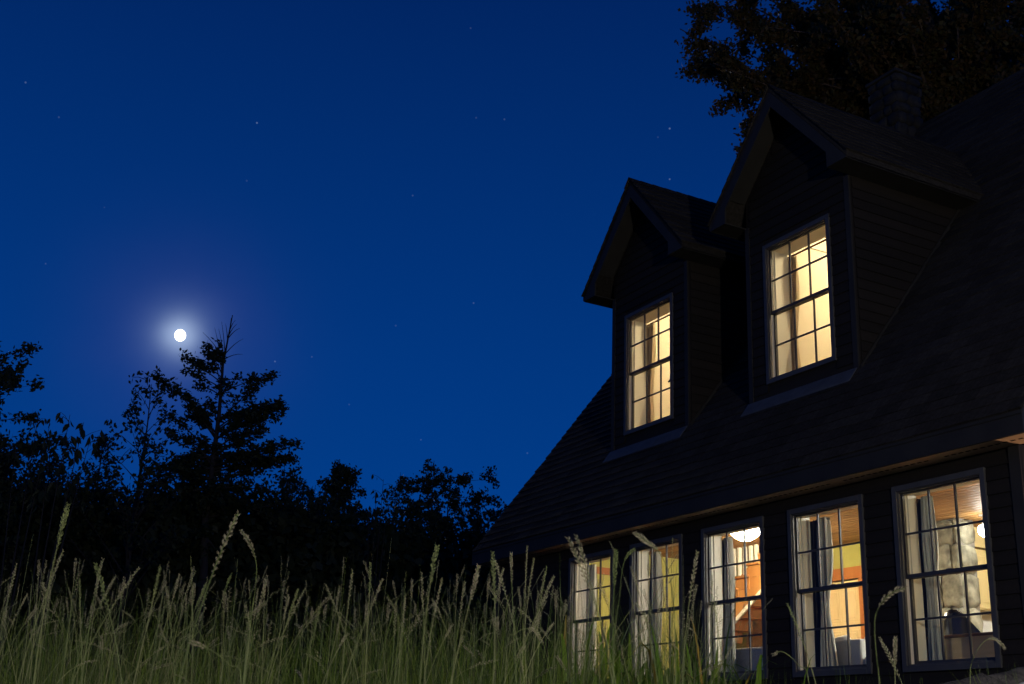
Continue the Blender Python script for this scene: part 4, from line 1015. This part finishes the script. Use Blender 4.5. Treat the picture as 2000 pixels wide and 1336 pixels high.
arc([(-1.576,-6.96,.333),(-1.571,-6.942,.321),(-1.566,-6.923,.308),(-1.566,-6.903,.278),(-1.576,-6.886,.229),(-1.592,-6.872,.168)], 'arched grass stalk crossing the second window from the left', frac=.28, n=22)
arc([(-2.499,-6.334,.488),(-2.512,-6.347,.472),(-2.526,-6.352,.441),(-2.547,-6.346,.381),(-2.583,-6.336,.272)], 'green grass stalk curling right between the two leftmost windows', frac=.26, n=20, seedm='seed_green')
arc([(-1.981,-5.651,.268),(-1.982,-5.66,.279),(-1.987,-5.678,.29),(-1.997,-5.693,.286),(-2.009,-5.704,.269),(-2.021,-5.71,.246),(-2.041,-5.706,.188)], 'dark arched grass stalk in front of the rightmost window', frac=.35, n=26, size=.008)
arc([(-1.467,-6.494,.281),(-1.48,-6.512,.273),(-1.494,-6.525,.254),(-1.507,-6.528,.226),(-1.522,-6.513,.165),(-1.531,-6.501,.125)], 'drooping seed head between the two rightmost windows', frac=.34, n=18, size=.010)
arc([(-2.314,-6.697,.224),(-2.316,-6.716,.248),(-2.325,-6.736,.251),(-2.339,-6.753,.238),(-2.356,-6.761,.206)], 'pale arched grass stalk bent over at the centre of the meadow', frac=.30, n=18)
arc([(-2.083,-6.256,.219),(-2.07,-6.238,.225),(-2.062,-6.203,.198),(-2.062,-6.177,.162)], 'thin bent grass stalk below the fourth window', frac=.12, n=6)
# broad leaved green clumps under the left windows
def clump(c, n, h, label):
    root = empty('leafy_weed', (c[0], c[1], gz(*c))); tag(root, label, 'weed', 'leafy weeds under the windows')
    for i in range(n):
        a = rng.uniform(0, 6.28); L = h*rng.uniform(.55, 1.0); out_ = rng.uniform(.08, .42); w_ = rng.uniform(.009, .018)
        bx, by = c[0]+rng.normal(0, .15), c[1]+rng.normal(0, .15); g = gz(bx, by); V = []
        px, py = -math.sin(a), math.cos(a)
        for t in (0, .3, .55, .75, .9, 1):
            rr = out_*t**2.5; zz = g+L*(t-.35*t**5*(out_/.2)); ww = w_*math.sin(math.pi*min(.97, .18+.8*t))
            V += [(bx+math.cos(a)*rr-px*ww, by+math.sin(a)*rr-py*ww, zz), (bx+math.cos(a)*rr, by+math.sin(a)*rr, zz-ww*.4), (bx+math.cos(a)*rr+px*ww, by+math.sin(a)*rr+py*ww, zz)]
        F = []
        for q in range(5): F += [(3*q, 3*q+1, 3*q+4, 3*q+3), (3*q+1, 3*q+2, 3*q+5, 3*q+4)]
        link_mesh('blade', V, F, 'yellow_blade' if i % 11 == 5 else 'broad_green', root, True)
clump((-4.86, -4.88), 64, 1.06, 'bright green leafy weed under the leftmost window')
clump((-4.64, -4.81), 70, 1.06, 'bright green leafy weed under the second window from the left')
clump((-4.56, -4.69), 64, 1.10, 'bright green leafy weed just right of the second window')
clump((-4.48, -4.58), 56, 1.04, 'bright green leafy weed at the foot of the middle window')
clump((-4.6, -3.1), 16, .70, 'small green clump under the fourth window')
# weathered log on a pale boulder
rock_obj('boulder', 'boulder', None, (-2.44, -4.965, -.050), (.15, .15, .32), 77, .5, 5)
tag(bpy.data.objects['boulder'], 'pale rough boulder in the bottom right corner', 'boulder')
lg = MB(); n = 14; rows = 12
A = np.array([-2.90, -4.88, .20]); B = np.array([-2.66, -4.36, .30]); ax = (B-A)/np.linalg.norm(B-A); s1 = np.cross(ax, [0, 0, 1.]); s1 /= np.linalg.norm(s1); s2 = np.cross(s1, ax)
V = []
for j in range(rows+1):
    for k in range(n):
        a = 2*math.pi*k/n; r = .062*(1+.16*math.sin(3*a+.4*j)+.10*math.sin(7*a)+.06*rng.normal())
        V.append(A+(B-A)*j/rows+s1*r*math.cos(a)+s2*r*math.sin(a)+ax*.02*rng.normal())
F = [(j*n+k, j*n+(k+1) % n, (j+1)*n+(k+1) % n, (j+1)*n+k) for j in range(rows) for k in range(n)]+[tuple(range(n-1, -1, -1)), tuple(range(rows*n, rows*n+n))]
tag(link_mesh('log', V, F, 'log_wood', None, True), 'dark weathered log resting on the pale boulder', 'log')
rock_obj('boulder', 'boulder', None, (-2.78, -4.62, -.15), (.18, .18, .34), 31, .5, 4)
tag(bpy.data.objects['boulder.001'], 'boulder hidden under the weathered log', 'boulder')
